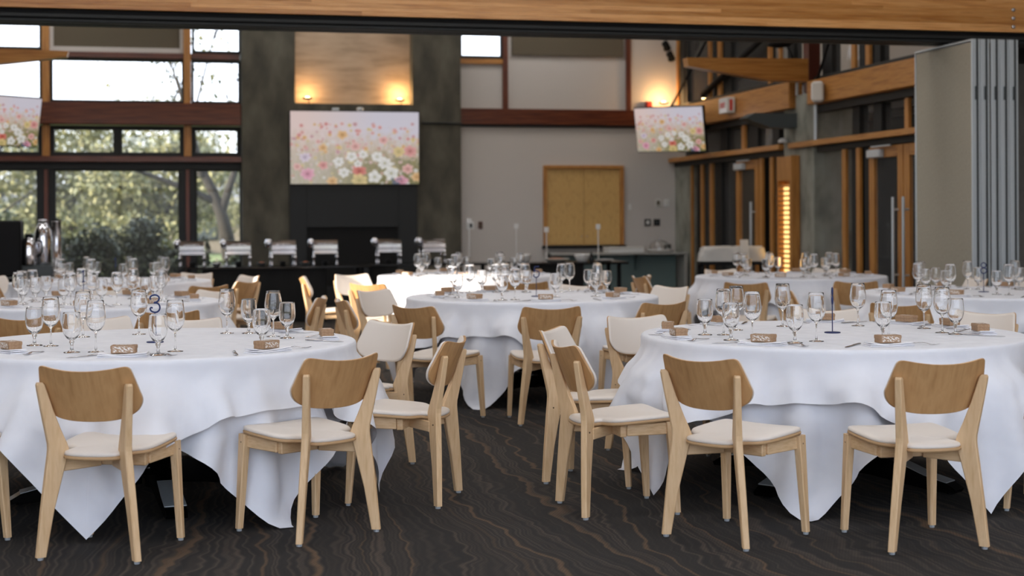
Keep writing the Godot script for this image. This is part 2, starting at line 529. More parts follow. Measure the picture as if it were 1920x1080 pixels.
# ---------------------------------------------------------------- the scene
func _ready() -> void:
	rng.seed = 20
	# camera: eye 1.385 m above the carpet, level, lens shifted down
	var cam := Camera3D.new()
	cam.name = "camera"
	var lens := CameraAttributesPhysical.new()
	lens.frustum_focal_length = 50.0
	lens.frustum_near = 0.1
	lens.frustum_far = 300.0
	lens.frustum_focus_distance = 7.4
	lens.exposure_aperture = 2.2
	add_child(cam)
	cam.attributes = lens
	cam.set_frustum(0.1 * 1080.0 / 2785.0, Vector2(0.0, -0.1 * 128.7 / 2785.0), 0.1, 300.0)
	cam.position = Vector3(0, 1.385, 0)
	cam.rotation = Vector3(0, deg_to_rad(-12.7), -0.005)
	cam.current = true
	# sky, sun, exposure
	var env := Environment.new()
	env.background_mode = Environment.BG_SKY
	var sky := ProceduralSkyMaterial.new()
	sky.sky_top_color = Color(0.82, 0.89, 1.0)
	sky.sky_horizon_color = Color(0.95, 0.97, 1.0)
	sky.sky_curve = 0.2
	sky.ground_bottom_color = Color(0.32, 0.33, 0.28)
	sky.ground_horizon_color = Color(0.55, 0.56, 0.52)
	env.sky = Sky.new()
	env.sky.sky_material = sky
	env.background_energy_multiplier = 3.1
	env.tonemap_mode = Environment.TONE_MAPPER_LINEAR
	env.tonemap_exposure = 1.06
	env.sdfgi_enabled = true
	env.ssao_enabled = true
	env.ssil_enabled = true
	var we := WorldEnvironment.new()
	we.name = "world"
	we.environment = env
	add_child(we)
	var sun := DirectionalLight3D.new()
	sun.name = "sun"
	sun.light_color = Color(1.0, 0.95, 0.88)
	sun.light_energy = 4.2
	sun.light_angular_distance = 0.6
	sun.shadow_enabled = true
	sun.sky_mode = DirectionalLight3D.SKY_MODE_LIGHT_ONLY
	add_child(sun)
	sun.look_at_from_position(Vector3.ZERO, Vector3(0.88, -0.30, -0.25), Vector3.UP)

	make_materials()
	build_room()
	unseen_ceiling_lights()
	build_far_wall()
	build_door_wall()
	build_beam_and_partition()
	build_outside()
	build_tables()
	build_chairs()
	build_settings()
	build_buffet()
	build_fittings()

func omni(n: String, at: Vector3, c: Color, e: float, size := 0.05) -> void:
	var l := OmniLight3D.new()
	l.name = n
	l.light_color = c
	l.light_energy = e
	l.light_size = size
	l.omni_range = 40.0
	l.omni_attenuation = 2.0
	l.shadow_enabled = true
	l.position = at
	add_child(l, true)

# ---------------------------------------------------------------- room shell
func build_room() -> void:
	sstruct("floor", M.carpet, "dark brown carpet with wavy grey and gold veins", [-8.3, 11.5, -0.12, 0.0, -1.6, 25.4], 0.0)
	sstruct("ceiling", M.ceiling, "pale ceiling over the hall", [-8.3, 11.5, 6.2, 6.4, -1.6, 25.4], 0.0)
	# unseen side wall; high opening placed to let sun onto the sunlit table
	var wl := struct_root("unseen_wall_left", "unseen side wall with a high opening placed for the sunlight")
	spart("wall_panel", M.white, wl, [-8.3, -8.0, 0.0, 6.2, -1.6, 10.6], 0.0)
	spart("wall_panel", M.white, wl, [-8.3, -8.0, 0.0, 6.2, 13.6, 25.4], 0.0)
	spart("wall_panel", M.white, wl, [-8.3, -8.0, 0.0, 3.65, 10.6, 13.6], 0.0)
	spart("wall_panel", M.white, wl, [-8.3, -8.0, 4.75, 6.2, 10.6, 13.6], 0.0)
	# unseen window wall behind the camera, sized and placed to light the hall
	var wf := struct_root("unseen_wall_front", "unseen window wall on the near side, placed to light the hall")
	spart("wall_panel", M.white, wf, [-8.3, 11.5, 0.0, 0.3, -1.6, -1.4], 0.0)
	spart("wall_panel", M.white, wf, [-8.3, 11.5, 5.9, 6.2, -1.6, -1.4], 0.0)
	for i in 9:
		var u := -8.0 + i * 2.05
		spart("mullion", M.fir_y, wf, [u - 0.05, u + 0.05, 0.3, 5.9, -1.58, -1.42])
	for y in [2.4, 4.2]:
		spart("transom", M.fir_x, wf, [-8.0, 8.4, y - 0.05, y + 0.05, -1.56, -1.44])
	spart("wall_panel", M.white, wf, [8.45, 11.5, 0.3, 5.9, -1.6, -1.4], 0.0)
	var wn := struct_root("window_1", "unseen tall glazing on the near side, placed to light the hall")
	spart("pane", M.pane, wn, [-8.0, 8.4, 0.3, 5.9, -1.505, -1.5], 0.0)
	sstruct("wall_right", M.white, "plain white near end of the door wall", [9.3, 9.5, 0.0, 6.2, -1.6, 15.2], 0.0)
	sstruct("wall_right", M.white, "short return of the door wall behind the partition", [8.42, 9.3, 0.0, 6.2, 15.0, 15.2], 0.0)

func window(n: int, label: String, r: Array, bar := 0.045, d := 24.5) -> Node3D:
	# r: u0, u1, y0, y1 of the opening; a dark frame round one pane
	var o := struct_root("window_%d" % n, label)
	spart("frame_bar", M.frame, o, [r[0], r[1], r[2], r[2] + bar, d, d + 0.09], 0.006)
	spart("frame_bar", M.frame, o, [r[0], r[1], r[3] - bar, r[3], d, d + 0.09], 0.006)
	spart("frame_bar", M.frame, o, [r[0], r[0] + bar, r[2] + bar, r[3] - bar, d, d + 0.09], 0.006)
	spart("frame_bar", M.frame, o, [r[1] - bar, r[1], r[2] + bar, r[3] - bar, d, d + 0.09], 0.006)
	spart("pane", M.pane, o, [r[0] + bar, r[1] - bar, r[2] + bar, r[3] - bar, d + 0.04, d + 0.046], 0.0)
	return o

func build_far_wall() -> void:
	var d := 24.5
	# bays of the timber window wall
	sstruct("wall_back", M.white, "wall above the far windows", [-8.3, 1.02, 4.82, 6.2, d, d + 0.25], 0.0)
	sstruct("wall_back", M.white, "solid end of the far wall", [-8.3, -4.24, 0.0, 4.82, d, d + 0.25], 0.0)
	for u in [-4.18, -2.012, 0.17]:
		sstruct("trim_1", M.fir_y, "timber window post", [u - 0.057, u + 0.057, 2.42, 4.82, d - 0.07, d + 0.2])
		sstruct("trim_2", M.frame, "dark lower window post", [u - 0.125, u - 0.035, 0.0, 2.21, d - 0.02, d + 0.2])
		sstruct("trim_2", M.cedar_y, "timber strip in the lower window post", [u - 0.035, u + 0.03, 0.0, 2.21, d - 0.05, d + 0.2])
		sstruct("trim_2", M.frame, "dark lower window post", [u + 0.03, u + 0.115, 0.0, 2.21, d - 0.02, d + 0.2])
	for b in [[-4.12, -2.07], [-1.955, 0.113], [0.227, 1.0]]:
		sstruct("trim_3", M.cedar_x, "timber rail between the window rows", [b[0], b[1], 3.99, 4.08, d - 0.04, d + 0.18])
	sstruct("trim_4", M.cedar_x, "heavy timber beam across the far windows", [-4.24, 1.02, 2.92, 3.27, d - 0.16, d + 0.2], 0.012)
	sstruct("trim_5", M.cedar_x, "timber ledge above the tall windows", [-4.24, 1.02, 2.33, 2.42, d - 0.12, d + 0.2])
	sstruct("trim_6", M.frame, "dark steel lintel above the tall windows", [-4.24, 1.02, 2.21, 2.33, d - 0.03, d + 0.2])
	window(2, "top window beside the grey screen", [-4.12, -2.069, 4.10, 4.82])
	window(3, "small top window beside the concrete pier", [0.24, 1.03, 4.09, 4.82])
	window(4, "second-row window by the hanging screen", [-4.12, -2.069, 3.285, 3.97])
	window(5, "wide second-row window with bare twigs behind", [-1.955, 0.125, 3.275, 3.985])
	window(6, "second-row window beside the concrete pier", [0.23, 1.02, 3.275, 3.985])
	window(7, "low awning window under the hanging screen", [-4.12, -2.069, 2.42, 2.91], 0.07)
	window(8, "first low awning window under the heavy beam", [-1.955, -0.92, 2.42, 2.91], 0.07)
	window(9, "second low awning window under the heavy beam", [-0.92, 0.113, 2.42, 2.91], 0.07)
	window(10, "low awning window beside the concrete pier", [0.23, 1.02, 2.42, 2.91], 0.07)
	for w in [[11, "tall garden window behind the coffee urns", -4.06, -2.135], [12, "tall garden window with a hedge behind", -1.9, 0.045], [13, "tall garden window with a dark tree behind", 0.285, 1.02]]:
		window(w[0], w[1], [w[2], w[3], 0.0, 2.215], 0.03)
	var scr := single("acoustic_panel", bx(Vector3(1.95, 0.6, 0.05)), M.board, "brown fabric screen in a pale frame filling a top window bay", "panel", V(-0.92, 4.46, d + 0.05))
	for r in [[-1.955, 0.113, 4.08, 4.16], [-1.955, -1.895, 4.16, 4.82], [0.053, 0.113, 4.16, 4.82]]:
		part("frame", bx(span_size(r[0], r[1], r[2], r[3], 0, 0.1)), M.white, scr, span_mid(r[0], r[1], r[2], r[3], d - 0.01, d + 0.09) - scr.position)

	# concrete piers, recess, fireplace
	var cp := struct_root("pillar", "broad concrete chimney block with a lit recess")
	spart("concrete_face", M.concrete, cp, [1.02, 1.88, 0.0, 6.2, d - 0.2, d + 0.7], 0.01)
	spart("concrete_face", M.concrete, cp, [3.80, 4.615, 0.0, 6.2, d - 0.2, d + 0.7], 0.01)
	spart("concrete_face", M.concrete, cp, [1.88, 3.80, 0.0, 3.29, d - 0.2, d + 0.7], 0.01)
	spart("recess_back", M.recess, cp, [1.88, 3.80, 3.29, 6.2, d + 0.06, d + 0.7], 0.0)
	var fp := thing("fireplace", "black steel fireplace surround under the large screen", "fireplace", V(2.82, 0, d - 0.2))
	for r in [[-1.045, -0.77, 0.0, 1.956], [0.73, 1.045, 0.0, 1.956], [-0.77, 0.73, 1.27, 1.956], [-0.77, 0.73, 0.0, 0.3]]:
		part("surround", bx(span_size(r[0], r[1], r[2], r[3], 0, 0.05)), M.frame, fp, Vector3((r[0] + r[1]) / 2, (r[2] + r[3]) / 2, 0.026))
	part("firebox", bx(Vector3(1.5, 0.97, 0.02)), M.black_cloth, fp, Vector3(-0.02, 0.785, 0.012))
	# white wall to the corner
	sstruct("wall_back", M.white, "white plastered wall beside the chimney block", [4.6, 8.62, 0.0, 4.08, d, d + 0.25], 0.0)
	sstruct("wall_back", M.white, "white plastered wall above the timber rail", [5.42, 8.62, 4.08, 6.2, d, d + 0.25], 0.0)
	sstruct("wall_back", M.white, "white plaster above the small high window", [4.6, 5.42, 4.95, 6.2, d, d + 0.25], 0.0)
	window(14, "small high window beside the chimney block", [4.615, 5.40, 4.085, 4.95], 0.06)
	sstruct("trim_7", M.fir_x, "timber sill of the small high window", [4.615, 5.364, 4.0, 4.085, d - 0.05, d])
	sstruct("trim_8", M.cedar_y, "timber strip beside the small high window", [5.364, 5.456, 3.25, 6.2, d - 0.05, d])
	sstruct("trim_9", M.cedar_y, "timber strip near the wall corner", [7.534, 7.62, 3.25, 6.2, d - 0.05, d])
	sstruct("trim_10", M.cedar_x, "dark timber rail across the white wall", [4.615, 8.42, 2.985, 3.25, d - 0.08, d])
	sstruct("trim_11", M.frame, "thin dark strip under the timber rail", [4.615, 8.42, 2.945, 2.985, d - 0.05, d])
	single("acoustic_panel", bx(Vector3(1.963, 0.85, 0.05)), M.board, "brown fabric panel high on the white wall", "panel", V(6.506, 4.585, d - 0.026))
	# serving hatch
	var h := thing("serving_hatch", "closed plywood serving hatch with two doors and a black sill", "hatch", V(6.771, 0.938, d))
	for r in [[-0.71, 0.71, 1.30, 1.362], [-0.71, -0.65, 0.0, 1.30], [0.65, 0.71, 0.0, 1.30]]:
		part("frame", bx(span_size(r[0], r[1], r[2], r[3], 0, 0.07), 0.006), M.hatch_frame, h, Vector3((r[0] + r[1]) / 2, (r[2] + r[3]) / 2, 0.036))
	for s in [-1.0, 1.0]:
		var dr := part("door", bx(Vector3(0.645, 1.295, 0.03), 0.004), M.hatch, h, Vector3(s * 0.3255, 0.65, 0.016))
		var k := MB.new()
		k.lathe([Vector2(0, 0), Vector2(0.006, 0), Vector2(0.006, 0.02), Vector2(0.013, 0.026), Vector2(0.013, 0.034), Vector2(0, 0.038)], 12, Vector3.ZERO, Basis(Vector3.RIGHT, PI / 2))
		part("knob", k.done(), M.steel, dr, Vector3(-s * 0.28, -0.5, 0.015))
	part("sill", bx(Vector3(1.46, 0.05, 0.12)), M.black, h, Vector3(0, -0.027, 0.061))

func post(w: float, wd: float, y0: float, y1: float, m: Material, label: String, u := 8.40, dp := 0.045) -> void:
	sstruct("trim_12", m, label, [u, u + dp, y0, y1, w - wd / 2, w + wd / 2], 0.005)

func build_door_wall() -> void:
	var U := 8.42
	# concrete pilaster in the corner and concrete column between the doors
	sstruct("pillar", M.concrete_pale, "narrow concrete pilaster in the room corner", [U, U + 0.25, 0.0, 2.35, 23.75, 24.5], 0.01)
	var col := struct_root("pillar", "square concrete column between the glazed doors")
	spart("shaft", M.concrete_pale, col, [U - 0.06, U + 0.55, 0.0, 3.08, 18.62, 19.62], 0.015)
	# ledges and heavy beams
	sstruct("trim_13", M.fir_z, "timber ledge over the far glazed doors", [U - 0.13, U + 0.1, 2.35, 2.425, 19.64, 24.48], 0.006)
	sstruct("trim_13", M.fir_z, "timber ledge over the near glazed doors", [U - 0.13, U + 0.1, 2.35, 2.425, 15.2, 19.32], 0.006)
	sstruct("beam", M.fir_z, "heavy timber beam above the far glazed doors", [U - 0.16, U + 0.16, 2.90, 3.27, 19.2, 24.48], 0.012)
	sstruct("beam", M.fir_z, "heavy timber beam above the near glazed doors", [U - 0.16, U + 0.16, 2.90, 3.22, 15.2, 18.6], 0.012)
	sstruct("trim_14", M.frame, "dark steel strip under the heavy far beam", [U - 0.05, U + 0.12, 2.80, 2.90, 19.62, 24.48])
	sstruct("trim_14", M.frame, "dark steel strip under the heavy near beam", [U - 0.05, U + 0.12, 2.80, 2.90, 15.2, 18.6])
	sstruct("trim_14", M.frame, "dark door head under the far ledge", [U - 0.02, U + 0.1, 2.27, 2.35, 19.62, 24.48])
	sstruct("trim_14", M.frame, "dark door head under the near ledge", [U - 0.02, U + 0.1, 2.27, 2.35, 15.2, 18.6])
	# timber posts, each with a dark steel post behind
	for p in [[23.62, 0.05], [23.12, 0.09], [22.68, 0.12], [20.58, 0.11], [20.18, 0.11], [17.78, 0.11], [17.37, 0.10]]:
		post(p[0], p[1], 0.0, 2.27, M.fir_y, "slim timber post in the glazed door wall")
	for p in [[22.4, 0.22], [20.0, 0.2], [17.55, 0.16], [17.2, 0.14], [23.4, 0.12]]:
		post(p[0], p[1], 0.0, 2.27, M.frame_dark, "dark steel post in the glazed door wall", U + 0.02, 0.13)
	for p in [[21.27, 0.12], [16.08, 0.1]]:
		post(p[0], p[1], 2.425, 2.80, M.fir_y, "short timber post above the door ledge")
	for p in [[20.95, 0.35], [22.2, 0.3], [23.5, 0.5], [20.1, 0.25], [17.5, 0.2], [16.9, 0.22], [15.6, 0.3]]:
		post(p[0], p[1], 2.425, 2.80, M.frame_dark, "dark steel post above the door ledge", U + 0.02, 0.13)
	for p in [[22.73, 0.10], [22.28, 0.13], [20.24, 0.10], [19.85, 0.08], [17.49, 0.11], [17.09, 0.11], [24.3, 0.1]]:
		post(p[0], p[1], 3.27, 6.2, M.fir_y, "tall timber post in the upper glazing")
	for p in [[22.0, 0.28], [19.55, 0.22], [18.35, 0.3], [17.3, 0.2], [16.9, 0.16], [22.5, 0.2], [24.0, 0.2]]:
		post(p[0], p[1], 3.27, 6.2, M.frame_dark, "dark steel post in the upper glazing", U + 0.02, 0.13)
	sstruct("trim_15", M.frame, "dark sill under the upper far glazing", [U - 0.06, U + 0.1, 3.27, 3.33, 19.2, 24.4])
	sstruct("trim_15", M.frame, "dark sill under the upper near glazing", [U - 0.06, U + 0.1, 3.22, 3.28, 15.2, 18.6])
	sstruct("pillar", M.rust, "red-brown steel column above the concrete column", [U - 0.12, U + 0.05, 3.08, 6.2, 18.62, 18.8])
	sstruct("pillar", M.frame, "black steel column in the far upper corner", [U + 0.0, U + 0.14, 3.27, 6.2, 24.0, 24.2])
	# glass
	var n := 15
	for g in [[0.0, 2.27, 21.75, 24.4], [0.0, 2.27, 19.62, 20.5], [0.0, 2.27, 17.45, 18.6], [2.425, 2.8, 19.62, 24.4], [2.425, 2.8, 15.2, 18.6], [3.3, 6.2, 15.2, 24.4]]:
		var w := struct_root("window_%d" % n, "glazing in the door wall, pane group %s" % ["by the room corner", "beside the louvred lamp", "beside the concrete column", "above the far ledge", "above the near ledge", "high over the heavy beams"][n - 15])
		spart("pane", M.pane, w, [U + 0.08, U + 0.086, g[0], g[1], g[2], g[3]], 0.0)
		n += 1
	# doors
	glazed_door("door_1", "far glazed timber door with a long pull handle", 20.72, 21.62, 1)
	glazed_door("door_2", "near glazed timber door leaf with a door closer", 16.21, 17.1, 1)
	glazed_door("door_3", "glazed timber door leaf half hidden by the partition", 15.3, 16.19, -1)
	# corridor behind the glass
	var dk := mat(Color(0.10, 0.097, 0.088), 0.9)  # near-black colour stands in for the dimness of the corridor
	sstruct("wall_corridor", dk, "dark corridor wall behind the glazed doors", [11.2, 11.4, 0.0, 3.0, 15.2, 25.2], 0.0)
	sstruct("wall_corridor", M.white, "pale upper corridor wall behind the high glazing", [10.6, 11.4, 3.0, 6.2, 15.2, 25.2], 0.0)
	for dd in [17.5, 22.5]:  # out of view, placed to brighten the pale upper corridor wall
		var cl := struct_root("unseen_ceiling_light", "unseen light panel in the corridor ceiling, placed to light the upper wall", V(9.6, 6.2, dd))
		part("diffuser", bx(Vector3(0.6, 0.04, 0.6), 0.0), glow(Color(1.0, 0.93, 0.84), 4.0), cl, Vector3(0, -0.02, 0))
		var al := AreaLight3D.new()
		al.name = "panel_light"
		al.area_size = Vector2(0.6, 0.6)
		al.light_color = Color(1.0, 0.93, 0.84)
		al.light_energy = 1.3
		al.area_range = 30.0
		al.area_attenuation = 2.0
		al.shadow_enabled = true
		al.position = Vector3(0, -0.06, 0)
		al.rotation.x = -PI / 2
		cl.add_child(al, true)
	sstruct("wall_corridor", dk, "corridor end wall", [8.62, 11.4, 0.0, 6.2, 25.2, 25.4], 0.0)
	sstruct("wall_corridor", dk, "near corridor end wall", [8.62, 11.4, 0.0, 6.2, 15.0, 15.2], 0.0)
	sstruct("trim_16", M.frame, "dark steel rail across the corridor", [10.4, 10.6, 3.0, 3.2, 13.2, 25.2])
	sstruct("door_4", M.fir_y, "brown timber door in the corridor", [11.1, 11.2, 0.0, 2.2, 23.1, 24.3])
	sstruct("door_4", M.fir_y, "second brown timber door in the corridor", [11.1, 11.2, 0.0, 2.2, 17.5, 18.7])

func glazed_door(n: String, label: String, w0: float, w1: float, side: int) -> void:
	var U := 8.42
	var o := struct_root(n, label)
	for w in [w0 + 0.07, w1 - 0.07]:
		spart("stile", M.fir_y, o, [U, U + 0.05, 0.01, 2.26, w - 0.07, w + 0.07])
	spart("rail", M.fir_z, o, [U, U + 0.05, 2.12, 2.26, w0 + 0.14, w1 - 0.14])
	spart("rail", M.fir_z, o, [U, U + 0.05, 0.01, 0.25, w0 + 0.14, w1 - 0.14])
	spart("pane", M.pane, o, [U + 0.02, U + 0.028, 0.25, 2.12, w0 + 0.14, w1 - 0.14], 0.0)
	var hw := w0 + 0.12 if side > 0 else w1 - 0.12
	var m := MB.new()
	m.tube([V(U - 0.07, 0.55, hw), V(U - 0.07, 1.63, hw)], 0.018, 10)
	m.tube([V(U - 0.07, 0.7, hw), V(U, 0.7, hw)], 0.011, 8)
	m.tube([V(U - 0.07, 1.48, hw), V(U, 1.48, hw)], 0.011, 8)
	part("pull_handle", m.done(), M.alu, o)
	var c := MB.new()
	var cw := w1 - 0.25 if side > 0 else w0 + 0.25
	c.box(V(U - 0.04, 2.17, cw), Vector3(0.075, 0.10, 0.34), 0.01)
	c.box(V(U - 0.06, 2.255, cw - side * 0.2), Vector3(0.03, 0.018, 0.5), 0.004)
	if n != "door_3": part("door_closer", c.done(), M.alu, o)

func build_beam_and_partition() -> void:
	# glued laminated beam over the opening, one lamination at a time
	var b := struct_root("beam", "large orange glulam beam across the top of the opening")
	var y := 3.345
	var k := 0
	var r := RandomNumberGenerator.new()
	r.seed = 4
	while y < 4.2:
		var u := -8.0
		while u < 9.3:
			var e := minf(u + r.randf_range(2.2, 5.5), 9.3)
			if 9.3 - e < 0.8: e = 9.3
			spart("lamination", M.glulam[r.randi() % 4], b, [u, e, y, y + 0.0395, 14.2 + r.randf_range(0.0, 0.002), 14.62], 0.0015)
			u = e
		y += 0.04
		k += 1
	for yy in [3.40, 3.49, 3.58]:
		var m := MB.new()
		m.lathe([Vector2(0, 0), Vector2(0.022, 0), Vector2(0.022, 0.012), Vector2(0.012, 0.02), Vector2(0, 0.02)], 10, V(8.66, yy, 14.2), Basis(Vector3.RIGHT, PI / 2))
		part("bolt", m.done(), M.steel, b)
	var t := struct_root("trim_17", "dark steel partition track under the glulam beam")
	spart("track_web", M.black, t, [-8.0, 9.3, 3.30, 3.345, 14.26, 14.6])
	spart("track_rail", M.frame, t, [-8.0, 9.3, 3.262, 3.30, 14.22, 14.6], 0.006)
	spart("track_rail", M.frame, t, [-8.0, 9.3, 3.225, 3.258, 14.25, 14.42], 0.006)
	spart("track_rail", M.frame, t, [-8.0, 9.3, 3.225, 3.258, 14.46, 14.6], 0.006)
	# folding partition, stacked against the door wall
	var x := 7.90
	var d0 := 13.72
	var d1 := 14.92
	var names := ["front panel of the folding partition, whole grey face showing", "second panel of the folding partition stack", "third panel of the folding partition stack", "fourth panel of the folding partition stack", "last panel of the folding partition stack by the wall"]
	for i in 5:
		var o := thing("partition_panel", names[i], "partition panel", V(x + 0.045, 0, (d0 + d1) / 2), 0.0, "stacked partition panels")
		part("panel_face", bx(Vector3(0.08, 3.12, 1.16), 0.004), M.grey_panel, o, Vector3(0, 1.61, 0))
		for s in [-1.0, 1.0]:
			part("edge_trim", bx(Vector3(0.098, 3.18, 0.022), 0.006), M.alu, o, Vector3(0, 1.61, s * 0.592))
			part("edge_groove", bx(Vector3(0.03, 3.18, 0.03), 0.006), M.alu_dark if s > 0 else M.alu, o, Vector3(0.012, 1.61, s * 0.592))
		part("top_trim", bx(Vector3(0.098, 0.022, 1.2), 0.004), M.alu, o, Vector3(0, 3.19, 0))
		part("bottom_trim", bx(Vector3(0.098, 0.03, 1.2), 0.004), M.alu, o, Vector3(0, 0.03, 0))
		part("hinge", bx(Vector3(0.03, 0.14, 0.02), 0.004), M.alu_dark, o, Vector3(0.0, 2.65, 0.606))
		part("hanger", bx(Vector3(0.04, 0.06, 0.06), 0.004), M.black, o, Vector3(0, 3.215, 0.0))
		x += 0.104 if i != 1 else 0.116

func unseen_ceiling_lights() -> void:  # panels out of view, spread and tuned to light the table tops
	var m := glow(Color(1.0, 0.99, 0.98), 5.0)
	for i in 4:
		for j in 6:
			var u := -5.8 + i * 3.9
			var d := 2.0 + j * 4.2
			var o := struct_root("unseen_ceiling_light", "unseen square light panel in the ceiling, placed to light the tables", V(u, 6.2, d))
			part("trim", bx(Vector3(1.3, 0.05, 1.3), 0.01), M.white, o, Vector3(0, -0.025, 0))
			part("diffuser", bx(Vector3(1.2, 0.01, 1.2), 0.0), m, o, Vector3(0, -0.055, 0))
			var l := AreaLight3D.new()
			l.name = "panel_light"
			l.area_size = Vector2(1.2, 1.2)
			l.light_color = Color(1.0, 0.99, 0.98)
			l.light_energy = 1.5
			l.area_range = 40.0
			l.area_attenuation = 2.0
			l.shadow_enabled = true
			l.position = Vector3(0, -0.07, 0)
			l.rotation.x = -PI / 2
			o.add_child(l, true)

# ---------------------------------------------------------------- garden beyond the far windows
func leaf_mesh(l: float, w: float) -> ArrayMesh:
	var m := MB.new()
	m.smooth()
	var a := Vector3(0, 0, 0)
	var b := Vector3(w, 0.1 * w, l * 0.45)
	var c := Vector3(0, 0, l)
	var d := Vector3(-w, 0.1 * w, l * 0.45)
	m.tri(a, b, c)
	m.tri(a, c, d)
	return m.done()

func scatter(n: String, parent: Node, mesh: Mesh, m: Material, blobs: Array, count: int, tint0: Color, tint1: Color) -> void:
	var mm := MultiMesh.new()
	mm.transform_format = MultiMesh.TRANSFORM_3D
	mm.use_colors = true
	mm.mesh = mesh
	mm.instance_count = count
	var total := 0.0
	for b in blobs: total += b[1].x * b[1].y
	var i := 0
	for b in blobs:
		var k := int(count * b[1].x * b[1].y / total)
		for j in k:
			if i >= count: break
			var p := Vector3(rng.randfn(), rng.randfn(), rng.randfn())
			p = p.normalized() * pow(rng.randf(), 0.45)
			var at: Vector3 = b[0] + p * b[1]
			var bs := Basis.from_euler(Vector3(rng.randf_range(-1.4, 1.4), rng.randf() * TAU, rng.randf_range(-1, 1))).scaled(Vector3.ONE * rng.randf_range(0.6, 1.35))
			mm.set_instance_transform(i, Transform3D(bs, at))
			mm.set_instance_color(i, tint0.lerp(tint1, rng.randf()))
			i += 1
	mm.visible_instance_count = i
	var o := MultiMeshInstance3D.new()
	o.name = n
	o.multimesh = mm
	o.material_override = m
	parent.add_child(o, true)
	o.set_meta("kind", "stuff")

func tree(label: String, at: Vector3, h: float, r: float, limbs: Array, blobs: Array, count: int, c0: Color, c1: Color, group := "", lean := 0.0) -> void:
	var o := thing("garden_tree", label, "tree", at, 0.0, group)
	var m := MB.new()
	var pts := []
	var rad := []
	for i in 7:
		var f := i / 6.0
		pts.append(Vector3(0.18 * sin(f * 3.0) * r * 4.0 + lean * f * f, f * h, 0.1 * r * sin(f * 5.0)))
		rad.append(r * (1.25 - 0.75 * f))
	m.tube(pts, rad, 10)
	part("trunk", m.done(), M.backlit_bark, o)
	for l in limbs:
		var q := MB.new()
		var lp := []
		var lr := []
		for i in 6:
			var f := i / 5.0
			lp.append((l[0] as Vector3).lerp(l[1], f) + Vector3(0, 0.22 * sin(f * PI) * l[2] * 3.0, 0.05 * sin(f * 9.0)))
			lr.append(l[2] * (1.0 - 0.7 * f))
		q.tube(lp, lr, 8)
		part("limb", q.done(), M.backlit_bark, o)
	if count > 0:
		scatter("foliage", o, leaf_mesh(0.16, 0.05), M.leafm, blobs, count, c0, c1)

